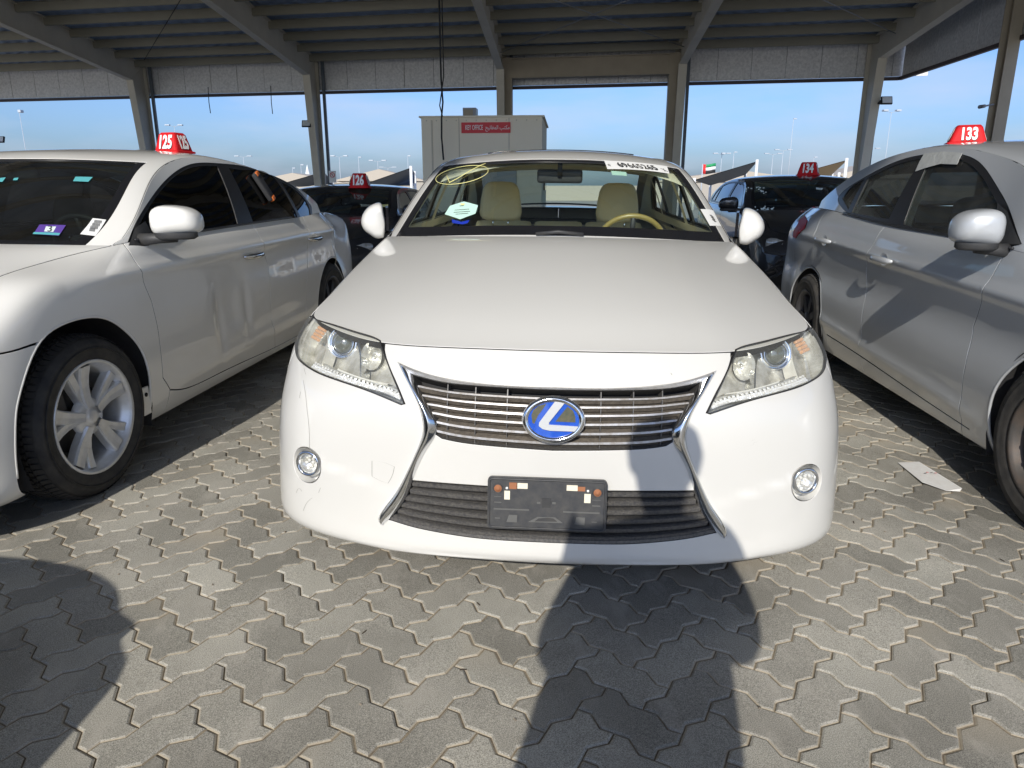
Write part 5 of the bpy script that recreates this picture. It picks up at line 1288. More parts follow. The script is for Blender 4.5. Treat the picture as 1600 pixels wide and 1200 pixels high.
# right car: tape, tail lamp, glass edge
q=GR['up'][-1].inv(np.array([(1445,240.5),(1475,237.5),(1504,240),(1499,249),(1496,257),(1470,256),(1448,262),(1431,268),(1437,254)])/1000.,GR['px'],(1.2,4.4),(.9,1.5)); panel(GR['up'][-1],[densify(q,.02)],[],'silver_tape',MATS['tape'],rR,h=.02,gap=0,flange=.006,flip=-1,out=.004)
bR=GR['body']; q=bR.inv(np.array([(1258,338),(1262,345),(1258,357),(1250,364),(1244,372),(1240,370),(1243,358),(1249,345)])/1000.,GR['px'],(-(bR.sk[-1]-.1),-3.2),(0,bR.tmax),GR['cam']); panel(bR,[densify(q,.02)],[],'tail_lamp',MATS['tail_red'],rR,h=.03,gap=0,flange=.01,out=.006)
for G,sg,ys in((GL,1,(1.45,3.35)),(GR,-1,(1.30,3.2))):
    m=MB(); yy=np.linspace(ys[0],ys[1],24); W_=spline_w(G['up'][1].by,yy); pts=[(sg*(x+.004),y,z+.006) for x,y,z in zip(W_@np.array(G['up'][1].bx),yy,W_@np.array(G['up'][1].bz))]
    m.tube(pts,.006,6); m.build('belt_moulding',MATS['trim'],G['root'])

# ---------------------------------------------------------------- dark saloons further back
W_B=[wheel_mesh('plain'),None]; W_B[1]=W_B[0]
B_belts=[(1.85,.835,1.0),(2.5,.84,1.012),(3.1,.835,1.022),(3.7,.81,1.03),(4.15,.76,1.035)]
def dark_spec(name,loc,yaw,label,paint,gl):
    return dict(name=name,loc=loc,yaw=yaw,label=label,half=gen_half(.905,.95,2.776,4.86,.78,0,0,(.82,1.33,.985),1.03,belts=B_belts,hx=.735),stations=(5,9,14,16),paint=paint,L=4.86,W=.905,axles=(.95,3.726),arch=.37,wheelR=.33,h=.05,
 cowl=(1.0,2.4,1.015),deck=(4.33,1.05),crown=.03,
 rail=([1.1,1.33,1.5,1.7,1.9,2.1,2.3,2.6,3.0,3.4,3.8,4.1,4.3],[.86,.985,1.075,1.18,1.27,1.325,1.35,1.36,1.35,1.31,1.22,1.13,1.05]),
 roofc=([.9,1.1,1.4,1.7,1.9,2.1,2.4,2.8,3.2,3.6,4.0,4.3,4.5],[.98,1.07,1.19,1.305,1.36,1.385,1.40,1.405,1.395,1.34,1.22,1.09,1.0]),
 ws=(.91,1.85,2.02,.05,.035,.07),rl=(.86,3.5,3.4),seams=[('st',[(1.16,0),(1.14,.25),(1.12,.45),(1.02,.70)]),('yz',[(1.42,.2),(1.40,.6),(1.44,.93)]),('yz',[(2.50,.2),(2.52,.6),(2.50,1.0)]),('yz',[(3.30,.2),(3.32,.5),(3.62,.9),(3.70,1.03)]),('yz',[(4.30,.2),(4.32,.6),(4.36,1.03)])],
 panels=['front_bumper','front_wing','front_door','rear_door','rear_wing'],
 dlo=[(1.50,1.01),(1.8,1.18),(2.1,1.285),(2.6,1.318),(3.0,1.315),(3.4,1.275),(3.72,1.18),(3.86,1.07),(3.8,1.045),(2.6,1.03)],dlo_corners=(0,7,8),
 windows=[[(1.58,1.03),(1.84,1.17),(2.12,1.265),(2.45,1.298),(2.50,1.045)],[(2.60,1.05),(2.56,1.30),(3.0,1.295),(3.36,1.26),(3.42,1.06)],[(3.48,1.065),(3.42,1.25),(3.66,1.17),(3.78,1.08)]],
 win_corners=[(0,3,4),(0,1,3,4),(0,1,3)],wheels=W_B,mirror_in=(0,1.92,1.24),wsglass=gl,sglass=MATS['glass_dark'])
B134,G134=build_car(dark_spec('black_saloon_car',(3.42,7.15,0),5.0,'black saloon with crumpled open nose and red 134 roof marker behind the silver car',MATS['black_paint'],glass('glass_teal',(.30,.44,.40),haze=.03)))
cabin(G134,MATS['charcoal_fabric'],MATS['charcoal_fabric'],MATS['dark_plastic'],1,liner=False)
B126,G126=build_car(dark_spec('black_saloon_car',(-2.35,7.6,-.03),5.0,'black saloon with large white paper behind its windscreen and red 126 roof marker',MATS['black_paint'],glass('glass_teal2',(.12,.16,.16),haze=.02)))
B126.scale=(1,1,.94); bpy.context.view_layer.update()
cabin(G126,MATS['charcoal_fabric'],MATS['charcoal_fabric'],MATS['dark_plastic'],1,liner=False)
for r_ in(B134,B126):
    for sg in(-1,1): mirror_shell(r_,(sg*.99,1.52,1.05),math.radians(6*sg),MATS['black_paint'],.23,.13,.15,(-sg*.16,-.02,-.07),sg)
    e=r_
    for sg in(-1,1):
        hl=empty('headlight',parent=r_); q=MB(); q.box((0,0,0),(.34,.10,.15),ch=.045); o=q.build('headlight_shell',MATS['lamp_silver'],hl,True); o.location=(sg*.66,.30,.66); o.rotation_euler=(.25,0,sg*.55)
        q=MB(); q.lathe([(0,-.05),(.03,-.045),(.05,-.01),(.052,.02)],'y',20); o=q.build('headlight_projector',MATS['chrome'],hl); o.location=(sg*.66,.27,.66)
wpaper(G126,[(521,312),(550,309),(544,324),(506,324)],'white_paper',MATS['paper'],-.02)
wpaper(G126,[(494,315),(512,313),(505,322),(490,322)],'white_paper',MATS['pale_print'],-.02)
wpaper(G126,[(596,311),(606,310.5),(606,314),(596,314.5)],'yellow_note',MATS['yellow_chalk'],.001)
wpaper(G134,[(1275,293),(1286,294),(1284,297),(1275,296)],'green_note',MATS['pale_print'],.001)
# glass crumbs on the dark windscreen, wrecked nose of the black car
rw=random.Random(11); q=MB()
for i in range(60):
    cx,cy=rw.choice([(1190,328),(1196,327),(1202,326),(1150,296),(1186,294),(1190,300)]); p=(cx+rw.gauss(0,5),cy+rw.gauss(0,1.6)); s_=G134['top'].inv([(p[0]/1000.,p[1]/1000.)],G134['px'],(-.7,.7),(1.0,2.4))[0]
    P=G134['top'].P([s_[0]],[s_[1]])[0]; q.box(P+np.array([0,-.006,.006]),(rw.uniform(.008,.02),.008,rw.uniform(.006,.014)),Matrix.Rotation(rw.random()*3,3,'Z'))
o=q.build('glass_crumbs',MATS['pale_print'],B134); o['kind']='stuff'
wk=empty('crash_damage',parent=B134); mat('bare_steel',(.35,.34,.33),.4,metal=.7,noise=(10,.6,(.12,.11,.10)))
for i in range(26):
    x=rw.uniform(-.95,-.05); z=rw.uniform(.30,.72); y=rw.uniform(-.16,.02); q=MB()
    L0=rw.uniform(.10,.38); a=rw.uniform(-1.2,1.2); pts=[(x,y,z),(x+L0*.5*math.cos(a),y+rw.uniform(-.04,.04),z+L0*.35*math.sin(a)+rw.uniform(-.03,.03)),(x+L0*math.cos(a),y+rw.uniform(-.05,.05),z+L0*.8*math.sin(a))]
    if i%3: q.tube(pts,rw.uniform(.008,.02),7)
    else: q.box(pts[1],(rw.uniform(.06,.16),.02,rw.uniform(.03,.10)),(Matrix.Rotation(a,3,'Y')@Matrix.Rotation(rw.uniform(-.6,.6),3,'X')),ch=.004)
    q.build('bent_bracket' if i%3 else 'torn_panel',[MATS['bare_steel'],MATS['dark_plastic'],MATS['dark_metal']][i%3 if i%3 else rw.randrange(2)],wk)
def dark_copy(src,loc,yaw,label):
    c=copy_tree(src); c.location=loc; c.rotation_euler=(0,0,yaw); c['label']=label; return c
dark_copy(B126,(-4.9,8.6,-.02),-math.radians(5),'black saloon half hidden behind the left white saloon, farther back')
dark_copy(B126,(5.9,13.0,-.02),-math.radians(5),'dark saloon far back on the right beneath the tan shade sail')
opp=dark_copy(B126,(-2.13,1.02,0),math.radians(175),'dark saloon parked nose to nose with the left white saloon'); opp.scale=(1,1,1)
for c in list(opp.children):
    if c.name.startswith('door_mirror'):
        for k in list(c.children): bpy.data.objects.remove(k)
        bpy.data.objects.remove(c)

# ---------------------------------------------------------------- roof number markers
def marker(num,loc,rz,label,w=.25,d=.20,h=.165,hexa=False):
    e=empty('roof_marker',loc,(0,0,rz)); tag(e,label,'roof marker','red numbered roof markers')
    q=MB()
    n=4; W0,D0,W1,D1=w/2,d/2,w*.34,d*.34
    def loop(a,b,z,r=(.07 if hexa else .018)): return [(x,y,z) for x,y in rrect(2*a,2*b,r,3)]
    L_=[loop(W0+.012,D0+.012,0),loop(W0+.012,D0+.012,.010),loop(W0,D0,.014),loop(W1+.004,D1+.004,h-.012),loop(W1-.006,D1-.006,h),]
    V=[p for l in L_ for p in l]; k=len(L_[0]); F=[(i*k+j,i*k+(j+1)%k,(i+1)*k+(j+1)%k,(i+1)*k+j) for i in range(4) for j in range(k)]+[tuple(4*k+j for j in range(k)),tuple(range(k))]
    q.add(V,F,False); q.build('marker_shell',MATS['red_plastic'],e)
    tl=math.atan2(D0-D1,h-.03); tl2=math.atan2(W0-W1,h-.03)
    for r_,dist,tt in((0,(D0+D1)/2,tl),(math.pi,(D0+D1)/2,tl),(math.pi/2,(W0+W1)/2,tl2),(-math.pi/2,(W0+W1)/2,tl2)):
        sz=h*.92; sx=.62 if abs(math.sin(r_))<.5 else .5
        for dd,m_,nm,off in((.0035,MATS['ink'],'digit_shadow',.003),(.0050,MATS['white_ink'],'digits',0)):
            o=text_obj(nm,num,sz,m_,e,bold=.0055*h/.165,sx=sx,depth=.0006)
            M=Matrix.Rotation(r_,4,'Z')@Matrix.Translation((off,-dist-dd,h*.5-off))@Matrix.Rotation(math.radians(90)-tt,4,'X'); o.matrix_local=M
    return e
def wpos(G,p): return G['root'].matrix_world@Vector(p)
pL=GL['top'].P([.05],[2.95])[0]; p_=wpos(GL,(.34,2.80,1.435)); marker('125',p_,math.radians(-16),'red plastic marker reading 125 on the roof of the left white car',w=.165,d=.155,h=.12)
p_=wpos(GR,(-.44,2.6,1.455)); marker('133',p_,math.radians(-24),'red plastic marker reading 133 on the roof of the silver car',w=.175,d=.14,h=.10)
p_=wpos(G126,(.26,1.86,1.345)); marker('126',p_,math.radians(-4),'red plastic marker reading 126 on the windscreen top of a black car',hexa=True,w=.25,d=.20,h=.18)
p_=wpos(G134,(.09,2.2,1.385)); marker('134',p_,math.radians(-30),'red plastic marker reading 134 on the roof of the black wrecked car',w=.24,d=.19,h=.16)
# sheet of paper lying on the stones
pp=[]
for px_,py_ in [(1403,722),(1436,722),(1503,765),(1500,767),(1478,767),(1440,755)]:
    a_=(px_-800)/FOC; b_=(600-py_)/FOC; d=Vector((a_,math.cos(PITCH)+b_*math.sin(PITCH),-math.sin(PITCH)+b_*math.cos(PITCH))); t_=-(CAMZ-.006)/d.z; pp.append((d.x*t_,d.y*t_))
n_=len(pp); V=[(x,y,.004+.004*((i*7)%3)) for i,(x,y) in enumerate(pp)]+[(x,y,.0028+.004*((i*7)%3)) for i,(x,y) in enumerate(pp)]
o=mesh_obj('paper_sheet',V,[tuple(range(n_)),tuple(range(2*n_-1,n_-1,-1))]+[(i,n_+i,n_+(i+1)%n_,(i+1)%n_) for i in range(n_)],mat('sheet_paper',(.72,.72,.70),.8,noise=(40,.25,(.5,.42,.38)))); 
for k_ in range(5):
    mk_=MB(); mk_.box((pp[0][0]*.45+pp[2][0]*.55-.02+.016*k_,pp[0][1]*.5+pp[2][1]*.5+.004*((k_*3)%4),.0150),(.010,.004,.0006)); mk_.build('red_mark',MATS['red_ink'] if k_%2 else MATS['ink'],o)
tag(o,'crumpled white sheet of paper lying on the stones beside the silver car','paper')

# ---------------------------------------------------------------- steel canopy
BY=math.radians(4.5); cB,sB=math.cos(BY),math.sin(BY)
mat('beam_paint',(.66,.60,.48),.65,noise=(1.2,.55,(.50,.45,.36))); mat('brown_beam',(.42,.35,.25),.65,noise=(1.5,.5,(.30,.25,.18)))
mat('fascia_metal',(.80,.78,.75),.5,metal=.1,noise=(14,.8,(.50,.49,.47))); mat('fascia_trim',(.07,.05,.05),.6); mat('roof_sheet',(.34,.42,.55),.5,metal=.2,noise=(.8,.6,(.20,.25,.32)))
mat('purlin_paint',(.33,.305,.23),.65,noise=(1,.5,(.26,.24,.18))); mat('pipe_grey',(.13,.15,.17),.5); mat('cable',(.02,.02,.02),.7)
mat('cabin_wall',(.88,.80,.64),.75,noise=(.8,.35,(.78,.70,.54))); mat('sign_red',(.65,.02,.03),.5); mat('lamp_grey',(.30,.31,.33),.4); mat('lamp_face',(.75,.76,.74),.3)
can=empty('parking_canopy',(0,0,0),(0,0,-BY)); tag(can,'large steel shade canopy with tapered columns, sloping rafters and grey fascia over the cars','canopy')
D0=24.0; SL=math.tan(math.radians(6.0)); DF=-8.0; EC=[-21.8,-14.7,-8.45,-2.2,3.18,8.55]
zr_=lambda d:5.35+(D0-d)*SL
def ibeam(path0,path1,width,m,name,parent,e,wt=.02,ft=.03):
    """web between two lines (d,z) pairs plus flanges, standing in the plane e=const"""
    q=MB()
    (a0,b0),(a1,b1)=path0,path1
    V=[(e+s*wt/2,d,z) for s in(-1,1) for d,z in(a0,b0,b1,a1)]; q.add(V,[(0,1,2,3),(4,5,6,7),(0,3,7,4),(1,2,6,5),(0,1,5,4),(3,2,6,7)])
    for (p,r),(p2,r2) in(((a0,b0),(a1,b1)),((a1,b1),(a0,b0))):
        # flange along p->r, thickness towards the other side
        dx,dz=r[0]-p[0],r[1]-p[1]; l=math.hypot(dx,dz); nx,nz=-dz/l,dx/l
        if (p2[0]-p[0])*nx+(p2[1]-p[1])*nz>0: nx,nz=-nx,-nz
        V=[(e+s*width/2,p_[0]+nx*t,p_[1]+nz*t) for s in(-1,1) for t in(0,ft) for p_ in(p,r)]
        q.add(V,[(0,1,3,2),(4,5,7,6),(0,1,5,4),(2,3,7,6),(0,2,6,4),(1,3,7,5)])
    return q.build(name,m,parent)
for e in EC:
    ibeam(((D0-.02,0),(D0-.02,5.3)),((D0-.32,0),(D0-.85,4.75)),.24,MATS['beam_paint'],'column',can,e)
    ibeam(((D0-.02,zr_(D0)-.03),(DF,zr_(DF)-.03)),((D0-.85,4.75),(DF,zr_(DF)-.62)),.22,MATS['beam_paint'],'rafter',can,e)
    q=MB(); q.box((e+.28,D0-.05,2.7),(.09,.09,5.3)); q.build('downpipe',MATS['pipe_grey'],can)
# stiffened bay in brown
for e in(-2.2,3.18):
    q=MB(); q.box((e+(.18 if e<0 else -.18),D0-.35,2.55),(.30,.30,5.1)); q.build('boxed_column',MATS['brown_beam'],can)
q=MB(); q.box((.53,D0-.36,4.80),(4.84,.24,.50)); q.box((.53,D0-.36,5.07),(4.84,.32,.03)); q.box((.53,D0-.36,4.53),(4.84,.32,.03)); q.build('portal_beam',MATS['brown_beam'],can)
# purlins and roof sheet
d=D0-.5
while d>DF+.2:
    q=MB(); z=zr_(d); V=[(e,d+dy,z+dz) for e in(-22,9.35) for dy,dz in((-.07,0),(-.07,-.015),(-.005,-.015),(-.005,-.20),(.07,-.20),(.07,-.22),(.012,-.22),(.012,0))]
    q.add(V,[(i,(i+1)%8,8+(i+1)%8,8+i) for i in range(8)]); q.build('purlin',MATS['purlin_paint'],can); d-=1.05
V=[];F=[];es=np.arange(-22.2,9.7,.11); prof=[.0,.0,.035,.035]
for i,e in enumerate(es):
    h_=prof[i%4]
    for dd in(D0+.15,DF): V.append((e,dd,zr_(dd)+.01+h_))
    if i: F.append((2*i-2,2*i-1,2*i+1,2*i))
q=MB(); q.add(V,F); q.build('roof_sheet',MATS['roof_sheet'],can)
# fascia panels along the back and the right side
rf=random.Random(4)
e=-22.0
while e<9.4:
    q=MB(); q.box((e+.485,D0+.10,4.86),(.963,.03,.98),ch=.004); q.build('fascia_panel',MATS['fascia_metal'],can); e+=.975
q=MB(); q.box((-6.3,D0+.125,4.86),(31.3,.012,.94)); q.build('fascia_gap_blocker',MATS['fascia_trim'],can)  # dark sheet added behind the panels so no sunlight shows through the gaps
q=MB(); q.box((-6.3,D0+.08,4.31),(31.4,.10,.09)); q.build('fascia_trim',MATS['fascia_trim'],can)
d=D0
while d>-7.5:
    z1=zr_(d)-.05; q=MB(); q.box((9.46,d-.485,(4.36+z1)/2),(.03,.963,z1-4.36),ch=.004); q.build('side_fascia_panel',MATS['fascia_metal'],can); d-=.975
q=MB(); q.box((9.44,8.3,4.31),(.10,31.6,.09)); q.build('fascia_trim',MATS['fascia_trim'],can)
for dd in(18.4,12.6,7.0):
    q=MB(); q.box((9.30,dd,zr_(dd)/2),(.02,.26,zr_(dd)-.1)); q.box((9.19,dd,zr_(dd)/2),(.20,.02,zr_(dd)-.1)); q.box((9.30,dd-.13,zr_(dd)/2),(.24,.03,zr_(dd)-.1)); q.box((9.30,dd+.13,zr_(dd)/2),(.24,.03,zr_(dd)-.1)); q.build('side_column',MATS['brown_beam'],can)
# bracing rods
for a,b in(((-2.2,D0-1),(3.18,D0-7)),((3.18,D0-1),(-2.2,D0-7)),((-8.1,D0-7),(-2.2,D0-13)),((3.18,D0-7),(8.9,D0-1.2)),((-13.7,D0-1.5),(-8.1,D0-8))):
    q=MB(); q.tube([(a[0],a[1],zr_(a[1])-.30),(b[0],b[1],zr_(b[1])-.30)],.012,6); q.build('bracing_rod',MATS['lamp_grey'] if a[0]>-3 else MATS['cable'],can)
def to_w(e,d,z):
    d=d-.10*e*(1 if d>16.6 else 0); return Vector((e*cB+d*sB,-e*sB+d*cB,z))
# ceiling floodlights
for i,(e,d,lb) in enumerate(((-11.2,17.2,'small floodlight hanging under the left bay of the canopy'),(-4.9,16.6,'floodlight under the roof between the second and third columns'),(.9,18.2,'dim floodlight near the crossing bracing rods'),(5.4,14.2,'floodlight under the roof near the right rafter'))):
    r=empty('ceiling_floodlight',to_w(e,d,zr_(d)-.30),(0,0,-BY)); tag(r,lb,'floodlight','floodlights under the canopy')
    q=MB(); q.box((0,0,0),(.34,.26,.06),ch=.01); q.build('lamp_housing',MATS['lamp_grey'],r); q=MB(); q.box((0,0,-.035),(.30,.22,.012)); q.build('lamp_glass',MATS['lamp_face'],r); q=MB(); q.box((0,0,.06),(.05,.05,.08)); q.build('lamp_bracket',MATS['cable'],r)
for e,d,z,lb,sg in((-8.62,D0-.7,3.28,'square floodlight clamped on the second column from the left',-1),(8.78,D0-.9,3.62,'square floodlight on the right corner column',1),(-13.95-6.0,D0-1,2.9,'floodlight on the far left column edge',1)):
    r=empty('column_floodlight',to_w(e,d,z),(math.radians(-20),0,-BY)); tag(r,lb,'floodlight')
    q=MB(); q.box((0,0,0),(.30,.06,.22),ch=.012); q.build('lamp_housing',MATS['cable'],r); q=MB(); q.box((0,-.034,0),(.25,.01,.17)); q.build('lamp_glass',MATS['lamp_face'],r); q=MB(); q.box((-sg*.12,.10,0),(.10,.2,.04)); q.build('lamp_bracket',MATS['cable'],r)
r=empty('security_camera',to_w(8.85,18.2,2.95),(0,0,0)); tag(r,'small white security camera on the right side column','security camera'); q=MB(); q.lathe([(0,-.1),(.035,-.1),(.04,.08),(0,.08)],'y',14); q.build('camera_body',MATS['lamp_grey'],r); q=MB(); q.tube([(0,0,0),(.12,0,.02),(.28,.05,.05)],.018,8); q.build('camera_arm',MATS['lamp_grey'],r)
r=empty('column_sign',to_w(-7.93,D0-.42,1.62),(0,0,-BY)); tag(r,'small white notice with a red ring on the second column','sign'); q=MB(); q.box((0,0,0),(.24,.01,.38)); q.build('sign_plate',MATS['lamp_face'],r); q=MB(); q.tube([(.075*math.cos(a),-.01,.06+.075*math.sin(a)) for a in np.linspace(0,6.28,24,endpoint=False)],.011,6,closed=True); q.build('red_ring',MATS['sign_red'],r); q=MB(); q.tube([(-.05,-.01,.11),(.05,-.01,.01)],.01,6); q.build('red_bar',MATS['sign_red'],r)
# hanging wires
def cable(name,pts,r_,lb,cat='cable'):
    q=MB(); q.tube(pts,r_,6); o=q.build(name,MATS['cable']); tag(o,lb,cat); return o
def pw(px,py,d):
    """point at forward distance d that this pixel looks at (used to set out real far objects)"""
    a_=(px-800)/FOC; b_=(600-py)/FOC; v=Vector((a_,math.cos(PITCH)+b_*math.sin(PITCH),-math.sin(PITCH)+b_*math.cos(PITCH))); return Vector((0,0,CAMZ))+v*(d/v.y)
a=pw(686,-10,14.2); b_=pw(689,120,14.4); c=pw(690,182,14.85)
cable('hanging_cable',[a,b_,pw(692,160,14.7),c,pw(690,215,14.84),pw(693,250,14.84)],.018,'pair of dark cables hanging from the roof down to the key office')
cable('hanging_cable',[a+Vector((.05,0,0)),b_+Vector((.05,0,0)),pw(687,165,14.7),c+Vector((.02,-.02,0))],.012,'thinner second strand beside the cable at the key office')
cable('dangling_wire',[pw(325,136,23.8),pw(326.5,160,23.8),pw(329,177,23.8)],.012,'short wire dangling from the fascia, left one of two')
cable('dangling_wire',[pw(423,134,23.8),pw(424,160,23.8),pw(426,178,23.8)],.012,'short wire dangling from the fascia just left of the second column')

for o in list(can.children):
    for v in o.data.vertices: v.co.y-=.10*v.co.x
# ---------------------------------------------------------------- key office cabin
kb=empty('key_office',to_w(-1.79,16.35,0),(0,0,-BY)); tag(kb,'beige key office cabin with a red sign behind the middle car','cabin')
q=MB(); q.box((0,0,1.3),(2.42,2.7,2.6),ch=.01); q.build('cabin_walls',MATS['cabin_wall'],kb)
q=MB(); q.box((0,0,2.612),(2.50,2.78,.03)); q.build('cabin_roof',MATS['cabin_wall'],kb)
q=MB(); q.box((.3,-1.37,.86),(.80,.05,1.70),ch=.006); q.build('cabin_door',MATS['lamp_grey'],kb); q=MB(); q.box((1.225,.1,1.6),(.04,1.0,.8),ch=.006); q.build('cabin_window',MATS['black_gloss'],kb)
q=MB(); q.box((-1.0,-1.355,1.3),(.03,.02,2.5)); q.build('cabin_joint',mat('joint_beige',(.62,.56,.45),.8),kb)
for xx in(-.45,.55): q=MB(); q.box((xx,-1.353,1.3),(.02,.012,2.56)); q.build('cabin_joint',MATS['joint_beige'],kb)
for xx in np.arange(-1.1,1.15,.2): q=MB(); q.lathe([(0,.004),(.012,.004),(.014,0)],'y',8,c=(float(xx),-1.358,2.54)); q.build('rivet',MATS['joint_beige'],kb)
sg_=empty('office_sign',(.09,-1.365,2.40),(0,0,0),kb); q=MB(); q.box((0,0,0),(.98,.02,.20)); q.build('sign_board',MATS['sign_red'],sg_)
text_obj('sign_text','KEY OFFICE',.13,MATS['white_ink'],sg_,(-.235,-.013,0),(math.radians(90),0,0),bold=.0012,sx=.52)
ar='\u0645\u0643\u062a\u0628 \u0627\u0644\u0645\u0641\u0627\u062a\u064a\u062d'
shaped='\ufea2\ufef4\ufe97\ufe8e\ufed4\ufee4\ufedf\u0627 \ufe90\ufe98\ufedc\ufee3'
text_obj('sign_text_arabic',shaped,.105,MATS['white_ink'],sg_,(.235,-.013,0),(math.radians(90),0,0),bold=.0006,sx=.78)
ac=empty('air_conditioner',to_w(-1.79-.35,16.0,2.635),(0,0,-BY)); tag(ac,'small air conditioner box standing on the key office roof','air conditioner'); q=MB(); q.box((0,0,.12),(.28,.34,.22),ch=.008); q.build('case',MATS['lamp_grey'],ac); q=MB(); q.box((-.02,-.172,.12),(.19,.012,.15)); q.build('front_grille',MATS['brown_beam'],ac)

# ---------------------------------------------------------------- beyond the canopy
mat('sail_grey',(.11,.12,.13),.8); mat('sail_tan',(.42,.30,.16),.8); mat('sail_pale',(.42,.37,.30),.8); mat('white_pole',(.7,.7,.68),.5); mat('far_wall',(.36,.33,.28),.8)
def sail(pts,d,m,lb,sag=.25,th=.04):
    A3=[pw(x,y,dd) for (x,y),dd in zip(pts,d)]; e=empty('shade_sail',(0,0,0)); tag(e,lb,'shade sail','shade sails beyond the canopy')
    n=10; V=[];
    for i in range(n+1):
        for j in range(n+1):
            u,v=i/n,j/n
            P=A3[0]*(1-u)*(1-v)+A3[1]*u*(1-v)+A3[2]*u*v+A3[3]*(1-u)*v; P=P-Vector((0,0,sag*math.sin(math.pi*u)*math.sin(math.pi*v)))
            V.append(P)
    k=(n+1)**2; V+= [p-Vector((0,0,th)) for p in V]
    F=[]
    for i in range(n):
        for j in range(n):
            a=i*(n+1)+j; F+=[(a,a+1,a+n+2,a+n+1),(k+a,k+a+n+1,k+a+n+2,k+a+1)]
    s=MB(); s.add(V,F,True); s.build('sail_cloth',m,e)
    for P in A3:
        if P.z>.6: t=MB(); t.tube([(P.x,P.y,0),(P.x,P.y,P.z+.1)],.09,8); t.build('sail_post',MATS['white_pole'],e)
sail([(440,287),(506,268),(520,286),(450,291)],[48,48,56,56],MATS['sail_grey'],'grey shade sail left of the second column base')
sail([(562,290),(642,262),(648,270),(648,289)],[44,44,50,46],MATS['sail_grey'],'dark grey shade sail between the 126 marker and the key office')
sail([(1085,281),(1183,252),(1165,272),(1110,289)],[44,44,47,50],MATS['sail_grey'],'dark pointed shade sail right of the flag')
sail([(1265,266),(1323,250),(1300,272),(1275,281)],[40,40,44,46],MATS['sail_tan'],'tan shade sail reaching up to a white pole')
sail([(1290,284),(1311,272),(1330,284),(1300,290)],[46,46,48,50],MATS['sail_tan'],'small brown shade sail low beside the white pole')
sail([(1345,285),(1365,265),(1378,270),(1360,287)],[70,70,76,74],MATS['sail_pale'],'pale shade sail just right of the corner column')
o=MB(); o.box((0,82,.8),(170,.3,1.6)); o=o.build('boundary_wall',MATS['far_wall']); tag(o,'long low beige boundary wall along the horizon','wall')
for i,(px_,w_,h_,d_,lb) in enumerate(((470,10,2.2,75,'pale low shed roofline left of the second column'),(600,9,2.5,76,'pale tent-like shed behind the 126 marker'),(1140,16,2.4,74,'cream shed low behind the black 134 car'),(1345,9,2.7,70,'cream shed near the corner column'))):
    p=pw(px_,288,d_); r=empty('far_shed',(p.x,p.y,0)); tag(r,lb,'shed','low sheds on the horizon'); q=MB(); q.box((0,0,h_*.4),(w_,5,h_*.8)); q.build('shed_walls',MATS['far_wall'],r); q=MB(); q.prism([(-w_/2-.2,h_*.8),(w_/2+.2,h_*.8),(0,h_*1.25)],-2.7,2.7,lambda a,b,z:(a,z,b)); q.build('shed_roof',MATS['sail_pale'],r)
r=empty('far_minaret',pw(482,288,200)*1); r.location.z=0; tag(r,'thin white minaret far off left of the second column','tower'); q=MB(); q.lathe([(.9,0),(.9,3.4),(1.2,3.6),(.7,3.8),(.6,5.4),(0,7.6)],'z',12); q.build('minaret_shaft',MATS['lamp_face'],r)
poles=[(272,197,110,'double','twin headed lamp post behind the 125 marker'),(380,245,150,'double','pale twin lamp post above the roof of the left car'),(1393,175,75,'double','tall lamp post right of the corner column'),(1240,186,160,'single','tallest thin mast right of the flag'),(1224,235,140,'double','wide twin lamp post just left of the tall mast'),(1208,241,150,'double','twin lamp post left of the wide one'),(1128,241,120,'cross','lamp post with crossed heads above the dark sail'),(590,252,130,'double','twin lamp post above the dark grey sail'),(560,246,170,'single','single lamp post right of the column pipe'),(637,244,150,'single','single lamp post next to the key office'),(470,258,150,'single','short single lamp post left of the column notice'),(457,263,180,'single','shortest single lamp post beyond the left sail'),(606,262,200,'double','faint low lamp post between sail and key office'),(530,245,120,'double','twin lamp post tight beside the column pipe'),(1272,246,150,'single','single lamp post above the 134 marker'),(222,203,90,'single','thin mast left of the first column'),(30,175,60,'single','very thin antenna mast at the far left'),(1361,233,140,'double','twin lamp post seen beside the corner column'),(1147,238,170,'single','small single lamp head between flag and dark sail')]
mat('far_pole',(.42,.46,.50),.5)
for px_,py_,d_,kd,lb in poles:
    P=pw(px_,py_,d_); r=empty('lamp_post',(P.x,P.y,0)); tag(r,lb,'lamp post','lamp posts beyond the canopy'); H_=P.z; wd=.0011*d_*.55
    q=MB(); q.tube([(0,0,0),(0,0,H_)],[wd*.85,wd*.5],8); q.build('pole',MATS['far_pole'],r)
    if kd!='single':
        for s_ in(-1,1):
            q=MB(); q.tube([(0,0,H_-.1),(s_*d_*.007,0,H_+.12)],wd*.4,6); q.box((s_*d_*.0085,0,H_+.14),(d_*.006,.5,.16),ch=.03); q.build('lamp_head',MATS['far_pole'],r)
        if kd=='cross':
            q=MB(); q.box((0,-d_*.006,H_+.1),(.5,d_*.006,.2)); q.build('lamp_head',MATS['far_pole'],r)
    else:
        q=MB(); q.box((d_*.002,0,H_+.05),(d_*.004,.4,.2),ch=.03); q.build('lamp_head',MATS['far_pole'],r)
fl=empty('flagpole',pw(1096,288,60)); fl.location.z=0; tag(fl,'flagpole flying a red, green, white and black flag','flag')
t_=pw(1096,256,60); b_=pw(1096,271,60); q=MB(); q.tube([(0,0,0),(0,0,t_.z)],.045,8); q.build('pole',MATS['far_pole'],fl)
fh=t_.z-b_.z; fw=fh*1.45
mat('flag_red',(.7,.03,.03),.7); mat('flag_green',(.02,.28,.10),.7); mat('flag_white',(.8,.8,.8),.7); mat('flag_black',(.015,.015,.015),.7)
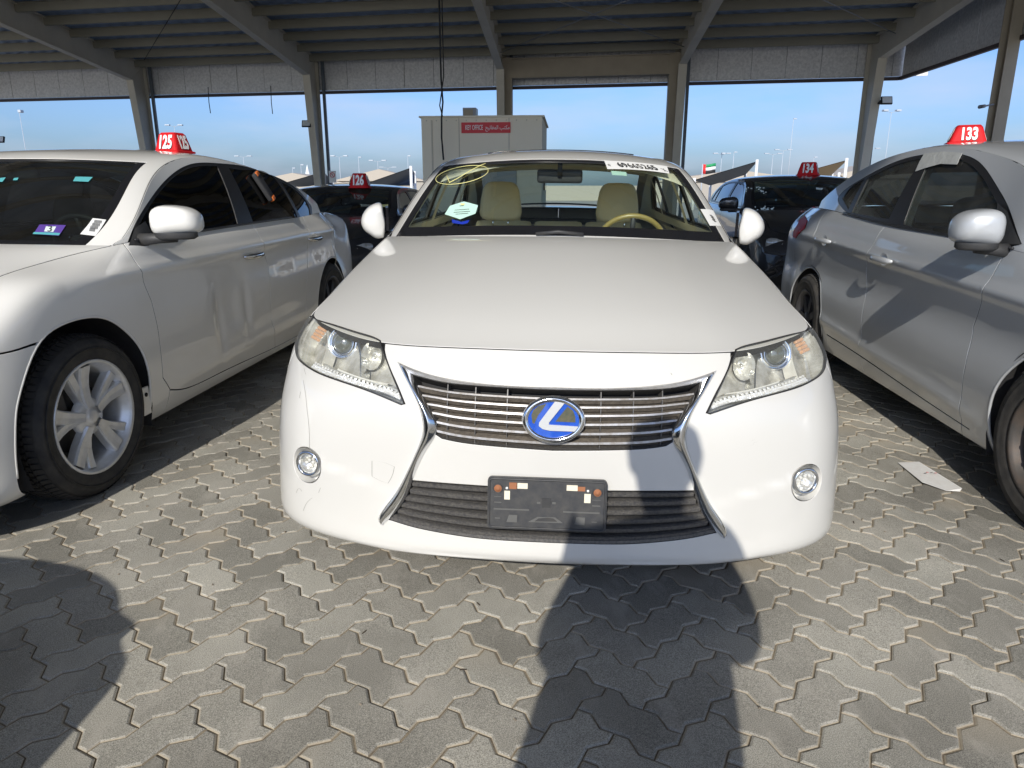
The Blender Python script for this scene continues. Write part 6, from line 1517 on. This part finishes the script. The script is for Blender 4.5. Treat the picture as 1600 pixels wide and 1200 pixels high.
for nm,m_,x0,x1,z0,z1 in(('red_band','flag_red',0,.27,0,1),('green_stripe','flag_green',.27,1,.667,1),('white_stripe','flag_white',.27,1,.333,.667),('black_stripe','flag_black',.27,1,0,.333)):
    V=[];n=6
    for i in range(n+1):
        x=x0+(x1-x0)*i/n
        for z in(z0,z1):
            for th in(0,.01): V.append((x*fw,.10*math.sin(x*7)+th,b_.z+z*fh-.05*math.sin(x*5)))
    F=[]
    for i in range(n): a=4*i; F+=[(a,a+2,a+6,a+4),(a+1,a+5,a+7,a+3),(a+2,a+3,a+7,a+6),(a,a+4,a+5,a+1)]
    s=MB(); s.add(V,F,True); s.build(nm,MATS[m_],fl)

# ---------------------------------------------------------------- the photographer, standing behind the camera
def person():
    me=bpy.data.meshes.new('person')
    J=[((-0.100,-0.270,0.970),.23),((-0.060,-0.280,1.150),.245),((-0.050,-0.280,1.410),.205),((-0.030,-0.270,1.580),.062),((-0.030,-0.255,1.670),.085),((-0.030,-0.245,1.750),.100),((-0.030,-0.255,1.815),.07),
       ((-0.230,-0.280,1.490),.09),((-0.300,-0.220,1.120),.09),((-0.130,-0.120,1.190),.035),((0.160,-0.280,1.490),.09),((0.225,-0.220,1.160),.11),((0.120,-0.120,1.190),.035),
       ((-0.215,-0.270,0.860),.16),((-0.225,-0.250,0.500),.13),((-0.160,-0.290,0.100),.048),((-0.160,-0.170,0.045),.045),((0.060,-0.270,0.860),.16),((0.075,-0.250,0.500),.13),((0.060,-0.290,0.100),.048),((0.060,-0.170,0.045),.045)]
    E_=[(0,1),(1,2),(2,3),(3,4),(4,5),(5,6),(2,7),(7,8),(8,9),(2,10),(10,11),(11,12),(0,13),(13,14),(14,15),(15,16),(0,17),(17,18),(18,19),(19,20)]
    me.from_pydata([j[0] for j in J],E_,[]); o=bpy.data.objects.new('person',me); COL.objects.link(o)
    sk=o.modifiers.new('skin','SKIN'); ss=o.modifiers.new('sub','SUBSURF'); ss.levels=2; ss.render_levels=2
    for v,(p,r_) in zip(me.skin_vertices[0].data,J): v.radius=(r_,r_*.85)
    me.skin_vertices[0].data[0].use_root=True
    dg=bpy.context.evaluated_depsgraph_get(); m2=bpy.data.meshes.new_from_object(o.evaluated_get(dg)); bpy.data.objects.remove(o)
    sh,tr,sk_=mat('blue_shirt',(.10,.14,.25),.85),mat('dark_trousers',(.03,.03,.035),.85),mat('skin',(.42,.24,.16),.6)
    for m_ in(sh,tr,sk_): m2.materials.append(m_)
    for p in m2.polygons:
        c=p.center; p.material_index=1 if c.z<1.0 else (2 if c.z>1.54 or (c.y>-.24 and c.z>1.05) else 0); p.use_smooth=True
    o=bpy.data.objects.new('person',m2); COL.objects.link(o); tag(o,'person in a blue shirt holding a phone up in both hands behind the camera','person')
    h=MB(); h.lathe([(.098,-.03),(.105,.02),(.09,.07),(.05,.10),(0,.108)],'z',20,c=(-.03,-.27,1.76)); h.build('hair',MATS['ink'],o)
    for sx in(-1,1):
        for k in range(4):
            f=MB(); z=1.235-k*.021; f.tube([(sx*.115,-.10,z-.01),(sx*.095,-.055,z),(sx*.075,-.05,z+.002)],[.010,.009,.008],8); f.build('finger',sk_,o)
        f=MB(); f.tube([(sx*.11,-.11,1.17),(sx*.08,-.10,1.185),(sx*.055,-.095,1.20)],[.012,.011,.009],8); f.build('thumb',sk_,o)
        f=MB(); f.box((sx*.115,-.10,1.205),(.03,.05,.085),ch=.012); f.build('palm',sk_,o,True)
        s=MB(); s.box((-.05+sx*.11,-.21,.045),(.10,.27,.09),ch=.03); s.build('shoe',MATS['ink'],o,True)
    p=MB(); p.box((0,-.075,1.205),(.155,.009,.075),ch=.004); p=p.build('phone',MATS['black_gloss']); tag(p,'black phone held sideways in the hands of the person','phone')
person()
for o in (W_A[0],W_L[0],W_L[1],W_R[0],W_R[1],W_B[0]):
    for c in list(o.children): bpy.data.objects.remove(c)
    bpy.data.objects.remove(o)
